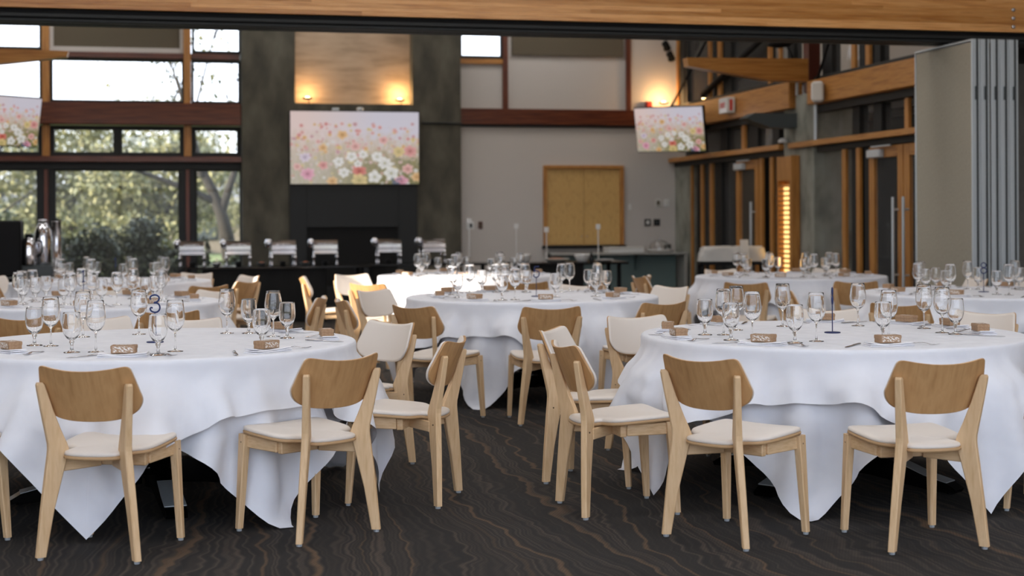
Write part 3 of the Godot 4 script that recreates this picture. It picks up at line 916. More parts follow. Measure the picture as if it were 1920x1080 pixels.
func build_outside() -> void:
	M.leafm = mat(Color.WHITE, 0.6)
	M.leafm.vertex_color_use_as_albedo = true
	M.leafm.backlight_enabled = true
	M.leafm.backlight = Color(0.35, 0.35, 0.28)
	sstruct("lawn", M.grass, "sunlit lawn beyond the far windows", [-70, 70, -0.6, -0.25, 25.4, 140], 0.0)
	var yel0 := Color(0.085, 0.095, 0.04)
	var yel1 := Color(0.30, 0.28, 0.13)
	var grn0 := Color(0.035, 0.05, 0.022)
	var grn1 := Color(0.12, 0.135, 0.06)
	# the dark forked tree close to the window by the pier
	tree("dark forked tree close to the window beside the concrete pier", V(1.0, -0.3, 31.0), 2.7, 0.17,
		[[Vector3(-0.1, 1.9, 0), Vector3(0.42, 3.4, 0), 0.10], [Vector3(-0.5, 2.6, 0), Vector3(-1.0, 4.6, 0.2), 0.09], [Vector3(-0.3, 2.1, 0), Vector3(-2.7, 3.0, 0.5), 0.075], [Vector3(-0.8, 3.8, 0), Vector3(-1.6, 6.6, 0), 0.03], [Vector3(-0.7, 3.7, 0), Vector3(0.1, 6.8, 0), 0.028], [Vector3(0.3, 3.2, 0), Vector3(0.5, 6.4, 0), 0.028], [Vector3(-2.2, 2.9, 0.4), Vector3(-3.8, 2.8, 0.5), 0.03], [Vector3(-1.2, 5.0, 0), Vector3(-2.3, 7.2, 0), 0.025], [Vector3(-0.2, 5.9, 0), Vector3(-0.7, 7.6, 0), 0.02], [Vector3(0.4, 5.2, 0), Vector3(0.1, 7.6, 0), 0.02], [Vector3(-1.5, 6.0, 0), Vector3(-1.2, 7.6, 0), 0.018], [Vector3(0.3, 3.6, 0), Vector3(-0.6, 5.4, 0), 0.02]],
		[[Vector3(0.2, 3.9, 0), Vector3(1.0, 0.6, 0.8)], [Vector3(-1.2, 6.4, 0), Vector3(1.6, 1.2, 1.0)]], 520, yel0, yel1, "", -0.5)
	var tw := thing("bare_treetop", "bare twiggy treetop showing behind the upper garden windows", "tree", V(0.3, -0.3, 33.0))
	var tr := MB.new()
	tr.tube([Vector3(1.9, 0, 0), Vector3(1.8, 3.0, 0), Vector3(1.5, 6.0, 0), Vector3(1.0, 8.5, 0)], [0.16, 0.13, 0.07, 0.03], 8)
	part("trunk", tr.done(), M.backlit_bark, tw)
	var tt := MB.new()
	for k in 60:
		var a := Vector3(rng.randf_range(-2.2, 1.8), rng.randf_range(3.6, 6.6), rng.randf_range(-0.6, 0.6))
		var d := Vector3(rng.randf_range(-0.5, 0.5), rng.randf_range(0.5, 1.2), 0)
		tt.tube([a, a + d * 0.5 + Vector3(rng.randf_range(-0.12, 0.12), 0, 0), a + d], [0.018, 0.012, 0.005], 5)
	var two := part("twigs", tt.done(), M.backlit_bark, tw)
	two.set_meta("kind", "stuff")
	scatter("foliage", tw, leaf_mesh(0.12, 0.04), M.leafm, [[Vector3(-0.3, 5.2, 0), Vector3(1.9, 1.2, 0.5)]], 260, yel0, yel1)
	tree("bare branching tree seen through the window by the coffee urns", V(-4.3, -0.3, 34.0), 2.4, 0.13,
		[[Vector3(0, 2.3, 0), Vector3(1.1, 4.2, 0), 0.06], [Vector3(0, 2.2, 0), Vector3(-1.0, 4.4, 0), 0.06], [Vector3(0.1, 1.5, 0), Vector3(1.3, 2.4, 0), 0.04], [Vector3(0.5, 3.2, 0), Vector3(0.3, 5.0, 0), 0.03]],
		[[Vector3(0, 1.6, 0), Vector3(0.9, 0.6, 0.6)]], 900, grn0, grn1)
	var kinds := ["yellow-green spreading tree across the garden", "young pale tree on the lawn in front of the grey roofed house", "dense green tree at the back of the garden", "tall airy tree behind the wide garden window", "broad leafy tree in front of the pale building", "rounded garden tree beyond the forked tree", "tall tree at the garden edge"]
	var spots := [[-3.0, 44.0, 4.2, 2.6], [-0.4, 40.0, 3.4, 2.0], [-6.5, 58.0, 5.0, 3.4], [2.5, 55.0, 5.2, 3.2], [-9.0, 50.0, 4.2, 3.0], [5.2, 48.0, 4.6, 2.6], [-1.5, 66.0, 6.2, 3.6]]
	for i in spots.size():
		var s: Array = spots[i]
		var h: float = s[2]
		var w: float = s[3]
		tree(kinds[i], V(s[0], -0.3, s[1]), h * 0.55, 0.14, [[Vector3(0, h * 0.5, 0), Vector3(-w * 0.6, h * 0.95, 0), 0.07], [Vector3(0, h * 0.5, 0), Vector3(w * 0.6, h, 0.3), 0.07], [Vector3(0, h * 0.4, 0), Vector3(w * 0.8, h * 0.7, -0.4), 0.05]],
			[[Vector3(-w * 0.5, h * 0.78, 0), Vector3(w * 0.65, h * 0.20, w * 0.5)], [Vector3(w * 0.45, h * 0.86, 0.3), Vector3(w * 0.6, h * 0.2, w * 0.5)], [Vector3(0, h * 0.60, -0.5), Vector3(w * 0.95, h * 0.2, w * 0.5)], [Vector3(-w * 0.25, h * 0.38, 0.6), Vector3(w * 0.75, h * 0.17, w * 0.4)], [Vector3(w * 0.2, h * 1.04, 0), Vector3(w * 0.5, h * 0.14, w * 0.4)]],
			7000, yel0 if i % 3 != 2 else grn0, yel1 if i % 3 != 2 else grn1, "garden trees")
	# clipped dark shrubs right outside the tall windows
	var sh := ["dark leafy shrub outside the window by the urns", "low dark shrub outside the wide garden window", "dark shrub with upright shoots outside the wide garden window", "dark shrub outside the window post", "small green shrub at the foot of the forked tree", "dark shrub outside the far corner of the garden window"]
	var sp := [[-3.4, 27.0, 1.1, 0.6], [-1.55, 26.6, 1.3, 0.75], [-0.75, 27.4, 1.45, 0.7], [0.1, 26.8, 1.1, 0.55], [0.95, 28.2, 0.85, 0.45], [-2.5, 27.6, 1.2, 0.65]]
	for i in 6:
		var q: Array = sp[i]
		var o := thing("garden_shrub", sh[i], "shrub", V(q[0], -0.28, q[1]), 0.0, "shrubs outside the windows")
		var st := MB.new()
		for k in 5:
			var a := k * 1.3
			st.tube([Vector3(0, 0, 0), Vector3(0.2 * cos(a), q[2] * 0.5, 0.2 * sin(a)), Vector3(0.4 * cos(a), q[2] * 1.05, 0.3 * sin(a))], [0.02, 0.015, 0.006], 5)
		part("stem", st.done(), M.backlit_bark, o)
		scatter("foliage", o, leaf_mesh(0.11, 0.035), M.leafm, [[Vector3(0, q[2] * 0.6, 0), Vector3(q[3], q[2] * 0.5, 0.4)], [Vector3(0.2, q[2] * 1.0, 0), Vector3(q[3] * 0.5, q[2] * 0.25, 0.3)]], 2600, Color(0.022, 0.03, 0.014) if i != 4 else grn0, Color(0.10, 0.11, 0.055) if i != 4 else grn1)
	# houses
	house("grey roofed house across the lawn", V(-4.0, -0.3, 78), 15.0, 2.35, 3.5, M.house, M.roof)
	house("pale low building beyond the bare tree", V(-15.0, -0.3, 70), 11.0, 3.4, 4.2, M.house_pale, M.house_pale)
	house("second pale building behind the garden trees", V(9.0, -0.3, 95), 16.0, 3.0, 4.6, M.house, M.roof)

func house(label: String, at: Vector3, w: float, eave: float, top: float, wall: Material, roof: Material) -> void:
	var o := thing("garden_house", label, "house", at)
	part("walls", bx(Vector3(w, eave, 6.0), 0.0), wall, o, Vector3(0, eave / 2, 0))
	var m := MB.new()
	m.prism([Vector2(-3.8, eave - 0.05), Vector2(3.8, eave - 0.05), Vector2(3.8, eave + 0.12), Vector2(0, top), Vector2(-3.8, eave + 0.12)], -w / 2 - 0.5, w / 2 + 0.5, Vector3.ZERO, Basis(Vector3.UP, PI / 2))
	part("roof", m.done(), roof, o)
	for k in 4:
		var x := -w * 0.36 + k * w * 0.24
		var f := part("window", bx(Vector3(1.1, 1.1, 0.08)), M.frame, o, Vector3(x, eave * 0.55, 3.02))
		part("pane", bx(Vector3(0.95, 0.95, 0.02)), M.steelpaint, f, Vector3(0, 0, 0.04))

# ---------------------------------------------------------------- tables and cloths
# a square cloth let fall over the table: particles on a grid, springs between them, all in table axes
func drape(side: float, n: int, turn: float, prof: PackedFloat32Array, seed_: int) -> PackedVector3Array:
	var P := PackedVector3Array()
	var Q := PackedVector3Array()
	var free := PackedFloat32Array()
	var r := RandomNumberGenerator.new()
	r.seed = seed_
	var c := cos(turn)
	var s := sin(turn)
	var cell := side / (n - 1)
	for j in n:
		for i in n:
			var x := -side / 2 + i * cell
			var z := -side / 2 + j * cell
			var p := Vector3(x * c + z * s, TABLE_H, -x * s + z * c)
			var rad := Vector2(p.x, p.z).length()
			if rad > TABLE_R: p.y += r.randf_range(-0.02, 0.02)
			P.append(p)
			free.append(0.0 if rad < TABLE_R * 0.93 else 1.0)
	Q = P.duplicate()
	var ia := PackedInt32Array()
	var ib := PackedInt32Array()
	var rest := PackedFloat32Array()
	var stiff := PackedFloat32Array()
	for j in n:
		for i in n:
			for o in [[1, 0, 1.0], [0, 1, 1.0], [1, 1, 0.55], [1, -1, 0.55], [2, 0, 0.22], [0, 2, 0.22]]:
				var a: int = i + o[0]
				var b: int = j + o[1]
				if a < 0 or b < 0 or a >= n or b >= n: continue
				var k0 := j * n + i
				var k1 := b * n + a
				if free[k0] + free[k1] == 0.0: continue
				ia.append(k0)
				ib.append(k1)
				rest.append(cell * sqrt(float(o[0] * o[0] + o[1] * o[1])))
				stiff.append(o[2])
	var m := ia.size()
	var count := n * n
	for step in 95:
		for k in count:
			if free[k] == 0.0: continue
			var p := P[k]
			var v := (p - Q[k]) * 0.965
			Q[k] = p
			P[k] = p + v + Vector3(0, -0.0021, 0)
		for sweep in 4:
			for e in m:
				var a := ia[e]
				var b := ib[e]
				var d := P[b] - P[a]
				var l := d.length()
				var fa := free[a]
				var fb := free[b]
				var f := (l - rest[e]) / (l * (fa + fb)) * stiff[e]
				P[a] += d * (f * fa)
				P[b] -= d * (f * fb)
		for k in count:
			if free[k] == 0.0: continue
			var p := P[k]
			if p.y < 0.006:
				p.y = 0.006
				Q[k] = Vector3(lerpf(Q[k].x, p.x, 0.6), p.y, lerpf(Q[k].z, p.z, 0.6))
			var rad := sqrt(p.x * p.x + p.z * p.z)
			if p.y < TABLE_H - 0.001:
				var lim := TABLE_R
				if prof.size():
					var bi := int(fposmod(atan2(p.z, p.x) / TAU, 1.0) * 96.0) % 96
					var bj := clampi(int(p.y / TABLE_H * 24.0), 0, 23)
					lim = maxf(lim, prof[bi * 24 + bj] + 0.006)
				if rad < lim:
					if rad < TABLE_R and TABLE_H - p.y < TABLE_R - rad + 0.01:
						p.y = TABLE_H
					else:
						p.x *= lim / rad
						p.z *= lim / rad
			P[k] = p
	return P

func profile_of(P: PackedVector3Array, before: PackedFloat32Array) -> PackedFloat32Array:
	var out := PackedFloat32Array()
	out.resize(96 * 24)
	if before.size(): out = before.duplicate()
	for p in P:
		if p.y > TABLE_H - 0.004: continue
		var bi := int(fposmod(atan2(p.z, p.x) / TAU, 1.0) * 96.0)
		var bj := int(p.y / TABLE_H * 24.0)
		var rad := Vector2(p.x, p.z).length()
		for a in range(-1, 2):
			for b in range(-1, 2):
				var y := clampi(bj + b, 0, 23)
				var k := posmod(bi + a, 96) * 24 + y
				out[k] = maxf(out[k], rad)
	return out

func _cr(a: Vector3, b: Vector3, c: Vector3, d: Vector3, t: float) -> Vector3:
	return b + 0.5 * t * (c - a + t * (2.0 * a - 5.0 * b + 4.0 * c - d + t * (3.0 * (b - c) + d - a)))

func sample_cloth(P: PackedVector3Array, n: int, fx: float, fz: float) -> Vector3:
	var i := clampi(int(fx), 0, n - 2)
	var j := clampi(int(fz), 0, n - 2)
	var tx := fx - i
	var tz := fz - j
	var rows: Array[Vector3] = []
	for b in range(-1, 3):
		var y := clampi(j + b, 0, n - 1) * n
		rows.append(_cr(P[y + maxi(i - 1, 0)], P[y + i], P[y + i + 1], P[y + mini(i + 2, n - 1)], tx))
	return _cr(rows[0], rows[1], rows[2], rows[3], tz)

# the draped grid as a mesh of rings, so that the table's round edge stays round
func cloth_mesh(P: PackedVector3Array, n: int, side: float, turn: float, lift: float) -> ArrayMesh:
	var K := 256
	var half := side / 2
	var rings := []
	var rc := 0.014 + lift
	var arc := rc * PI / 2
	var R0 := TABLE_R - 0.014
	var ts := [0.0, 0.18, 0.36, 0.6, 1.0]      # along the rounded edge, then down the drop
	var drops := 18
	for flatr in [0.35, 0.75, 0.93]:
		var ring := []
		for k in K:
			var a := TAU * k / K
			ring.append(Vector3(cos(a - turn) * flatr, TABLE_H + lift, sin(a - turn) * flatr))
		rings.append(ring)
	for q in ts.size() + drops:
		var ring := []
		for k in K:
			var a := TAU * k / K           # direction in the cloth's own axes
			var lim := half / maxf(absf(cos(a)), absf(sin(a)))
			var t: float
			if q < ts.size(): t = arc * ts[q]
			else: t = lerpf(arc, lim - R0, pow((q - ts.size() + 1.0) / drops, 1.15))
			var rho := R0 + t
			var dir := Vector2(cos(a), sin(a))
			var wd := Vector3(dir.x * cos(turn) + dir.y * sin(turn), 0, -dir.x * sin(turn) + dir.y * cos(turn))
			var p: Vector3
			if t <= arc:
				var f := t / rc
				p = wd * (R0 + rc * sin(f)) + Vector3(0, TABLE_H + lift - rc * (1.0 - cos(f)), 0)
			else:
				p = wd * (R0 + rc) + Vector3(0, TABLE_H + lift - rc - (t - arc), 0)
			var w := smoothstep(0.05, 0.17, t)
			if w > 0.0:
				var g := sample_cloth(P, n, (dir.x * rho + half) / side * (n - 1), (dir.y * rho + half) / side * (n - 1))
				p = p.lerp(g, w)
				var rad := Vector2(p.x, p.z).length()
				if rad < R0 + rc:
					p.x *= (R0 + rc) / rad
					p.z *= (R0 + rc) / rad
			ring.append(p)
		rings.append(ring)
	var m := MB.new()
	m.smooth()
	var centre := Vector3(0, TABLE_H + lift, 0)
	for k in K:
		m.tri(centre, rings[0][(k + 1) % K], rings[0][k])
	for i in rings.size() - 1:
		for k in K:
			var k1 := (k + 1) % K
			m.quad(rings[i][k], rings[i][k1], rings[i + 1][k1], rings[i + 1][k])
	return m.done()

func make_table(label: String, at: Vector3, turn: float) -> void:
	var o := thing("round_table", label, "table", at, turn, "round banquet tables under white cloths")
	var top := MB.new()
	top.lathe([Vector2(0, 0.725), Vector2(TABLE_R - 0.02, 0.725), Vector2(TABLE_R - 0.016, 0.73), Vector2(TABLE_R - 0.016, 0.76), Vector2(TABLE_R - 0.02, 0.765), Vector2(0, 0.765)], 64)
	part("tabletop", top.done(), M.black, o)
	var col := MB.new()
	col.lathe([Vector2(0, 0.05), Vector2(0.06, 0.05), Vector2(0.06, 0.66), Vector2(0.16, 0.72), Vector2(0, 0.724)], 20)
	part("column", col.done(), M.black, o)
	var cap := MB.new()
	cap.lathe([Vector2(0, 0.12), Vector2(0.12, 0.12), Vector2(0.115, 0.19), Vector2(0.07, 0.2), Vector2(0, 0.2)], 20)
	part("hub", cap.done(), M.black_gloss, o)
	for k in 4:
		var b := Basis(Vector3.UP, k * PI / 2)
		var leg := MB.new()
		var poly := [Vector2(0.08, 0.07), Vector2(0.24, 0.06), Vector2(0.42, 0.035), Vector2(0.6, 0.012), Vector2(0.70, 0.012), Vector2(0.71, 0.03), Vector2(0.66, 0.058), Vector2(0.54, 0.085), Vector2(0.40, 0.135), Vector2(0.26, 0.175), Vector2(0.16, 0.185), Vector2(0.08, 0.18)]
		leg.prism(poly, -0.05, 0.05, Vector3.ZERO, b)
		var l := part("leg", leg.done(), M.black_gloss, o)
		var pl := MB.new()
		pl.prism([Vector2(0.40, 0.137), Vector2(0.54, 0.087), Vector2(0.66, 0.06), Vector2(0.66, 0.064), Vector2(0.54, 0.091), Vector2(0.40, 0.141)], -0.052, 0.052, Vector3.ZERO, b)
		part("foot_plate", pl.done(), M.alu, l)
		var gl := MB.new()
		gl.lathe([Vector2(0, 0), Vector2(0.02, 0), Vector2(0.02, 0.014), Vector2(0, 0.014)], 12, b * Vector3(0.66, 0, 0))
		part("glide", gl.done(), M.black, l)

func build_tables() -> void:
	var n := 37
	var none := PackedFloat32Array()
	var A := drape(2.48, n, 0.0, none, 1)
	var pa := profile_of(A, none)
	var tb := PI / 4
	var B := drape(2.42, n, tb, pa, 2)
	var mA := cloth_mesh(A, n, 2.48, 0.0, 0.0)
	var mB := cloth_mesh(B, n, 2.42, tb, 0.004)
	# where a corner of the lowest cloth points, as a bearing in degrees from straight ahead
	var bearing := {"T1": 150.0, "T2": 211.0, "T3": 215.0, "T4": 188.0, "T5": 240.0, "T6": 170.0, "T7": 226.0, "T8": 203.0}
	for k in TABLES:
		var t: Array = TABLES[k]
		var at := V(t[0], 0, t[1])
		var turn := deg_to_rad(45.0 - bearing[k])
		make_table("round banquet table on a black four-legged base, cloths over it, %s" % t[2], at, turn + 0.4)
		single("tablecloth", mA, M.cloth, "lower white tablecloth with corners hanging to the floor, %s" % t[2], "tablecloth", at, Vector3(0, turn, 0), "white lower tablecloths")
		single("table_topper", mB, M.cloth, "upper white square cloth laid diagonally over the lower one, %s" % t[2], "tablecloth", at, Vector3(0, turn, 0), "white upper tablecloths")

# ---------------------------------------------------------------- chairs
# forward is -z; the seat's outline is given for its right half from the front to the back
const SEAT := [[0.0, 0.213], [0.10, 0.213], [0.165, 0.208], [0.203, 0.192], [0.214, 0.155], [0.216, 0.08], [0.213, 0.0], [0.205, -0.05], [0.188, -0.086], [0.160, -0.108], [0.130, -0.120], [0.114, -0.132], [0.116, -0.152], [0.125, -0.178], [0.120, -0.208], [0.09, -0.226], [0.045, -0.234], [0.0, -0.236]]

func seat_ring(inset: float, y: float, dish: float) -> Array:
	var pts := []
	for i in SEAT.size(): pts.append(Vector2(SEAT[i][0], SEAT[i][1]))
	for i in range(SEAT.size() - 2, 0, -1): pts.append(Vector2(-SEAT[i][0], SEAT[i][1]))
	var n := pts.size()
	var fine := []
	for i in n:
		fine.append(pts[i])
		fine.append((pts[i] as Vector2).cubic_interpolate(pts[(i + 1) % n], pts[(i + n - 1) % n], pts[(i + 2) % n], 0.5))
	var ring := []
	var m := fine.size()
	for i in m:
		var t: Vector2 = (fine[(i + 1) % m] - fine[(i + m - 1) % m]).normalized()
		var p: Vector2 = fine[i] + Vector2(-t.y, t.x) * -inset
		ring.append(Vector3(p.x, y + dish * seat_lift(p), -p.y))
	return ring

func seat_lift(p: Vector2) -> float:    # falls towards the back, a little hollow along the middle
	return 0.010 * (p.x / 0.2) * (p.x / 0.2) * (0.5 + p.y) - 0.052 * (0.21 - p.y)

func seat_skin(m: MB, insets: Array, ys: Array, cap_low: bool) -> void:
	var rings := []
	for i in insets.size(): rings.append(seat_ring(insets[i], ys[i], 1.0))
	m.loft(rings, false, false)
	# the flat top and bottom, drawn in to the middle in two steps
	for which in ([0, -1] if cap_low else [-1]):
		var r: Array = rings[which]
		var mid := Vector3(0, 0, 0.01)
		for p in r: mid.y += p.y / r.size()
		mid.y -= 0.004
		var inner := []
		for p in r: inner.append(p.lerp(Vector3(mid.x, p.y, mid.z), 0.45) - Vector3(0, 0.002, 0))
		m.smooth(3 if which == 0 else 0)
		for k in r.size():
			var k1 := (k + 1) % r.size()
			if which == 0:
				m.quad(r[k], r[k1], inner[k1], inner[k])
				m.tri(inner[k], inner[k1], mid)
			else:
				m.quad(r[k1], r[k], inner[k], inner[k1])
				m.tri(inner[k1], inner[k], mid)

const BACK := [[0.0, 0.782], [0.06, 0.784], [0.12, 0.791], [0.165, 0.799], [0.183, 0.800], [0.194, 0.794], [0.200, 0.780], [0.209, 0.735], [0.217, 0.692], [0.221, 0.668], [0.217, 0.645], [0.203, 0.620], [0.180, 0.600], [0.14, 0.582], [0.09, 0.573], [0.045, 0.570], [0.0, 0.569]]

func back_z(x: float, y: float) -> float:
	return -0.246 - (y - 0.6) * 0.40 + 1.3 * x * x

func back_point(x: float, y: float, off: float) -> Vector3:
	return Vector3(x, y, -(back_z(x, y) + off))

func back_outline(inset: float) -> Array:
	var pts := []
	for i in BACK.size(): pts.append(Vector2(BACK[i][0], BACK[i][1]))
	for i in range(BACK.size() - 2, 0, -1): pts.append(Vector2(-BACK[i][0], BACK[i][1]))
	var n := pts.size()
	var fine := []
	for i in n:
		fine.append(pts[i])
		fine.append((pts[i] as Vector2).cubic_interpolate(pts[(i + 1) % n], pts[(i + n - 1) % n], pts[(i + 2) % n], 0.5))
	var out := []
	var m := fine.size()
	for i in m:
		var t: Vector2 = (fine[(i + 1) % m] - fine[(i + m - 1) % m]).normalized()
		out.append(fine[i] + Vector2(-t.y, t.x) * -inset)
	return out

func back_shell(insets: Array, offs: Array) -> ArrayMesh:
	var m := MB.new()
	var rings := []
	for i in insets.size():
		var ring := []
		for p in back_outline(insets[i]): ring.append(back_point(p.x, p.y, offs[i]))
		rings.append(ring)
	m.loft(rings, false, false)
	for which in [0, -1]:
		var o := back_outline(insets[which])
		var off: float = offs[which]
		var steps := 5
		var prev := []
		for p in o: prev.append(back_point(p.x, p.y, off))
		m.smooth(2 if which == 0 else 1)
		for s in range(1, steps + 1):
			var f := 1.0 - float(s) / steps
			var cur := []
			for p in o:
				var q := Vector2(p.x * f, 0.683 + (p.y - 0.683) * f)
				cur.append(back_point(q.x, q.y, off))
			for k in o.size():
				var k1 := (k + 1) % o.size()
				if which == 0:
					m.quad(prev[k], prev[k1], cur[k1], cur[k])
				else:
					m.quad(prev[k1], prev[k], cur[k], cur[k1])
			prev = cur
	return m.done()

# a bar with eight-sided section between stations: centre, width along x, depth along z
func bar(stations: Array, cut := 0.004) -> ArrayMesh:
	var m := MB.new()
	var rings := []
	for s in stations:
		var c: Vector3 = s[0]
		var a: float = s[1] / 2
		var b: float = s[2] / 2
		var ring := []
		for k in [[-a, -b + cut], [-a + cut, -b], [a - cut, -b], [a, -b + cut], [a, b - cut], [a - cut, b], [-a + cut, b], [-a, b - cut]]:
			ring.append(c + Vector3(k[0], 0, k[1]))
		rings.append(ring)
	m.loft(rings, true, true, true)
	return m.done()

# a rear leg is a flat bent board set at 45 degrees: its knee points inwards and forwards
func boomerang(s: float) -> ArrayMesh:
	var m := MB.new()
	var rings := []
	var wide := Vector3(-s, 0, -1).normalized()
	var thin := Vector3(s, 0, -1).normalized()
	# height, how far the middle lies off the straight line from foot to tip, width, thickness
	for q in [[0.012, 0.0, 0.040, 0.028], [0.20, 0.027, 0.054, 0.030], [0.36, 0.057, 0.074, 0.031], [0.43, 0.071, 0.083, 0.031], [0.452, 0.0735, 0.084, 0.031], [0.475, 0.069, 0.077, 0.031], [0.53, 0.052, 0.064, 0.030], [0.62, 0.026, 0.048, 0.029], [0.70, 0.006, 0.037, 0.028], [0.722, 0.001, 0.033, 0.027], [0.731, -0.001, 0.022, 0.024]]:
		var f: float = (q[0] - 0.012) / 0.719
		var c: Vector3 = Vector3(s * lerpf(0.209, 0.192, f), q[0], lerpf(0.237, 0.270, f)) + wide * q[1]
		var a: float = q[2] / 2
		var b: float = q[3] / 2
		var e := 0.004
		var ring := []
		for k in [[-a, -b + e], [-a + e, -b], [a - e, -b], [a, -b + e], [a, b - e], [a - e, b], [-a + e, b], [-a, b - e]]:
			ring.append(c + wide * k[0] + thin * k[1])
		rings.append(ring)
	m.loft(rings, true, true, true)
	return m.done()

func rail_bar(p: Vector3, q: Vector3, hgt: float, thick: float) -> ArrayMesh:
	var m := MB.new()
	var d := (q - p).normalized()
	var b := Basis(d, Vector3.UP, d.cross(Vector3.UP))
	m.box((p + q) / 2, Vector3((q - p).length(), hgt, thick), 0.003, b)
	return m.done()

func make_chair() -> Node3D:
	var o := Node3D.new()
	o.name = "dining_chair"
	add_child(o)
	o.set_meta("base_name", "dining_chair")
	taken["dining_chair"] = 0
	o.set_meta("category", "chair")
	o.set_meta("group", "pale wood dining chairs")
	var sb := MB.new()
	seat_skin(sb, [0.004, 0.0, 0.0, 0.004], [0.434, 0.437, 0.445, 0.448], true)
	var seat := part("seat", sb.done(), M.ply_edge, o)
	var cu := MB.new()
	seat_skin(cu, [0.006, 0.002, 0.002, 0.006, 0.016, 0.03], [0.448, 0.451, 0.458, 0.464, 0.468, 0.470], false)
	part("seat_pad", cu.done(), M.vinyl, seat)
	var bk := part("backrest", back_shell([0.002, 0.0, 0.0, 0.002], [0.0, 0.002, 0.009, 0.011]), M.back, o)
	part("back_pad", back_shell([0.004, 0.001, 0.001, 0.004, 0.012], [0.011, 0.013, 0.020, 0.024, 0.027]), M.vinyl, bk)
	for s in [-1.0, 1.0]:
		# rear leg, bent at the seat, running up as the back's stile
		var l := part("leg", boomerang(s), M.leg, o)
		part("glide", bar([[Vector3(s * 0.210, 0.0, 0.237), 0.02, 0.024], [Vector3(s * 0.210, 0.012, 0.237), 0.022, 0.026]], 0.006), M.glide, l)
		var dw := MB.new()
		dw.lathe([Vector2(0, 0), Vector2(0.004, 0), Vector2(0.003, 0.001), Vector2(0, 0.001)], 10, Vector3(s * 0.175, 0.395, 0.205), Basis(Vector3(0, 0, 1), -s * PI / 2))
		part("dowel", dw.done(), M.dowel, l)
		var f := part("leg", bar([[Vector3(s * 0.211, 0.012, -0.212), 0.029, 0.028], [Vector3(s * 0.197, 0.436, -0.186), 0.036, 0.05]]), M.leg, o)
		part("glide", bar([[Vector3(s * 0.211, 0.0, -0.212), 0.021, 0.021], [Vector3(s * 0.211, 0.012, -0.212), 0.023, 0.023]], 0.006), M.glide, f)
		var df := MB.new()
		df.lathe([Vector2(0, 0), Vector2(0.004, 0), Vector2(0.003, 0.001), Vector2(0, 0.001)], 10, Vector3(s * 0.2155, 0.40, -0.188), Basis(Vector3(0, 0, 1), -s * PI / 2))
		part("dowel", df.done(), M.dowel, f)
		part("side_rail", rail_bar(Vector3(s * 0.19, 0.404, -0.168), Vector3(s * 0.165, 0.398, 0.02), 0.056, 0.02), M.rail, o)
		part("corner_rail", rail_bar(Vector3(s * 0.145, 0.383, 0.185), Vector3(s * 0.03, 0.389, 0.055), 0.052, 0.02), M.rail, o)
	part("front_rail", rail_bar(Vector3(-0.18, 0.404, -0.182), Vector3(0.18, 0.404, -0.182), 0.056, 0.02), M.rail, o)
	part("cross_rail", rail_bar(Vector3(-0.165, 0.392, 0.035), Vector3(0.165, 0.392, 0.035), 0.054, 0.03), M.rail, o)
	return o

const ORD := ["first", "second", "third", "fourth", "fifth", "sixth", "seventh", "eighth", "ninth", "tenth", "eleventh", "twelfth", "thirteenth", "fourteenth", "fifteenth", "sixteenth", "seventeenth", "eighteenth", "nineteenth", "twentieth"]

func bearing_of(u: float, d: float) -> float:
	return atan2(u, d)

# label every item of a list by its place along the line from the garden windows to the glazed doors
func ranked(list: Array) -> Array:
	var out := list.duplicate()
	out.sort_custom(func(a, b): return bearing_of(a.u, a.d) < bearing_of(b.u, b.d))
	return out

func place_word(i: int, n: int) -> String:
	if n == 1: return ""
	if i == n - 1: return ", last from window side" if n > 2 else ", nearer the glazed doors"
	if n == 2: return ", nearer the garden windows"
	return ", %s from window side" % ORD[i]

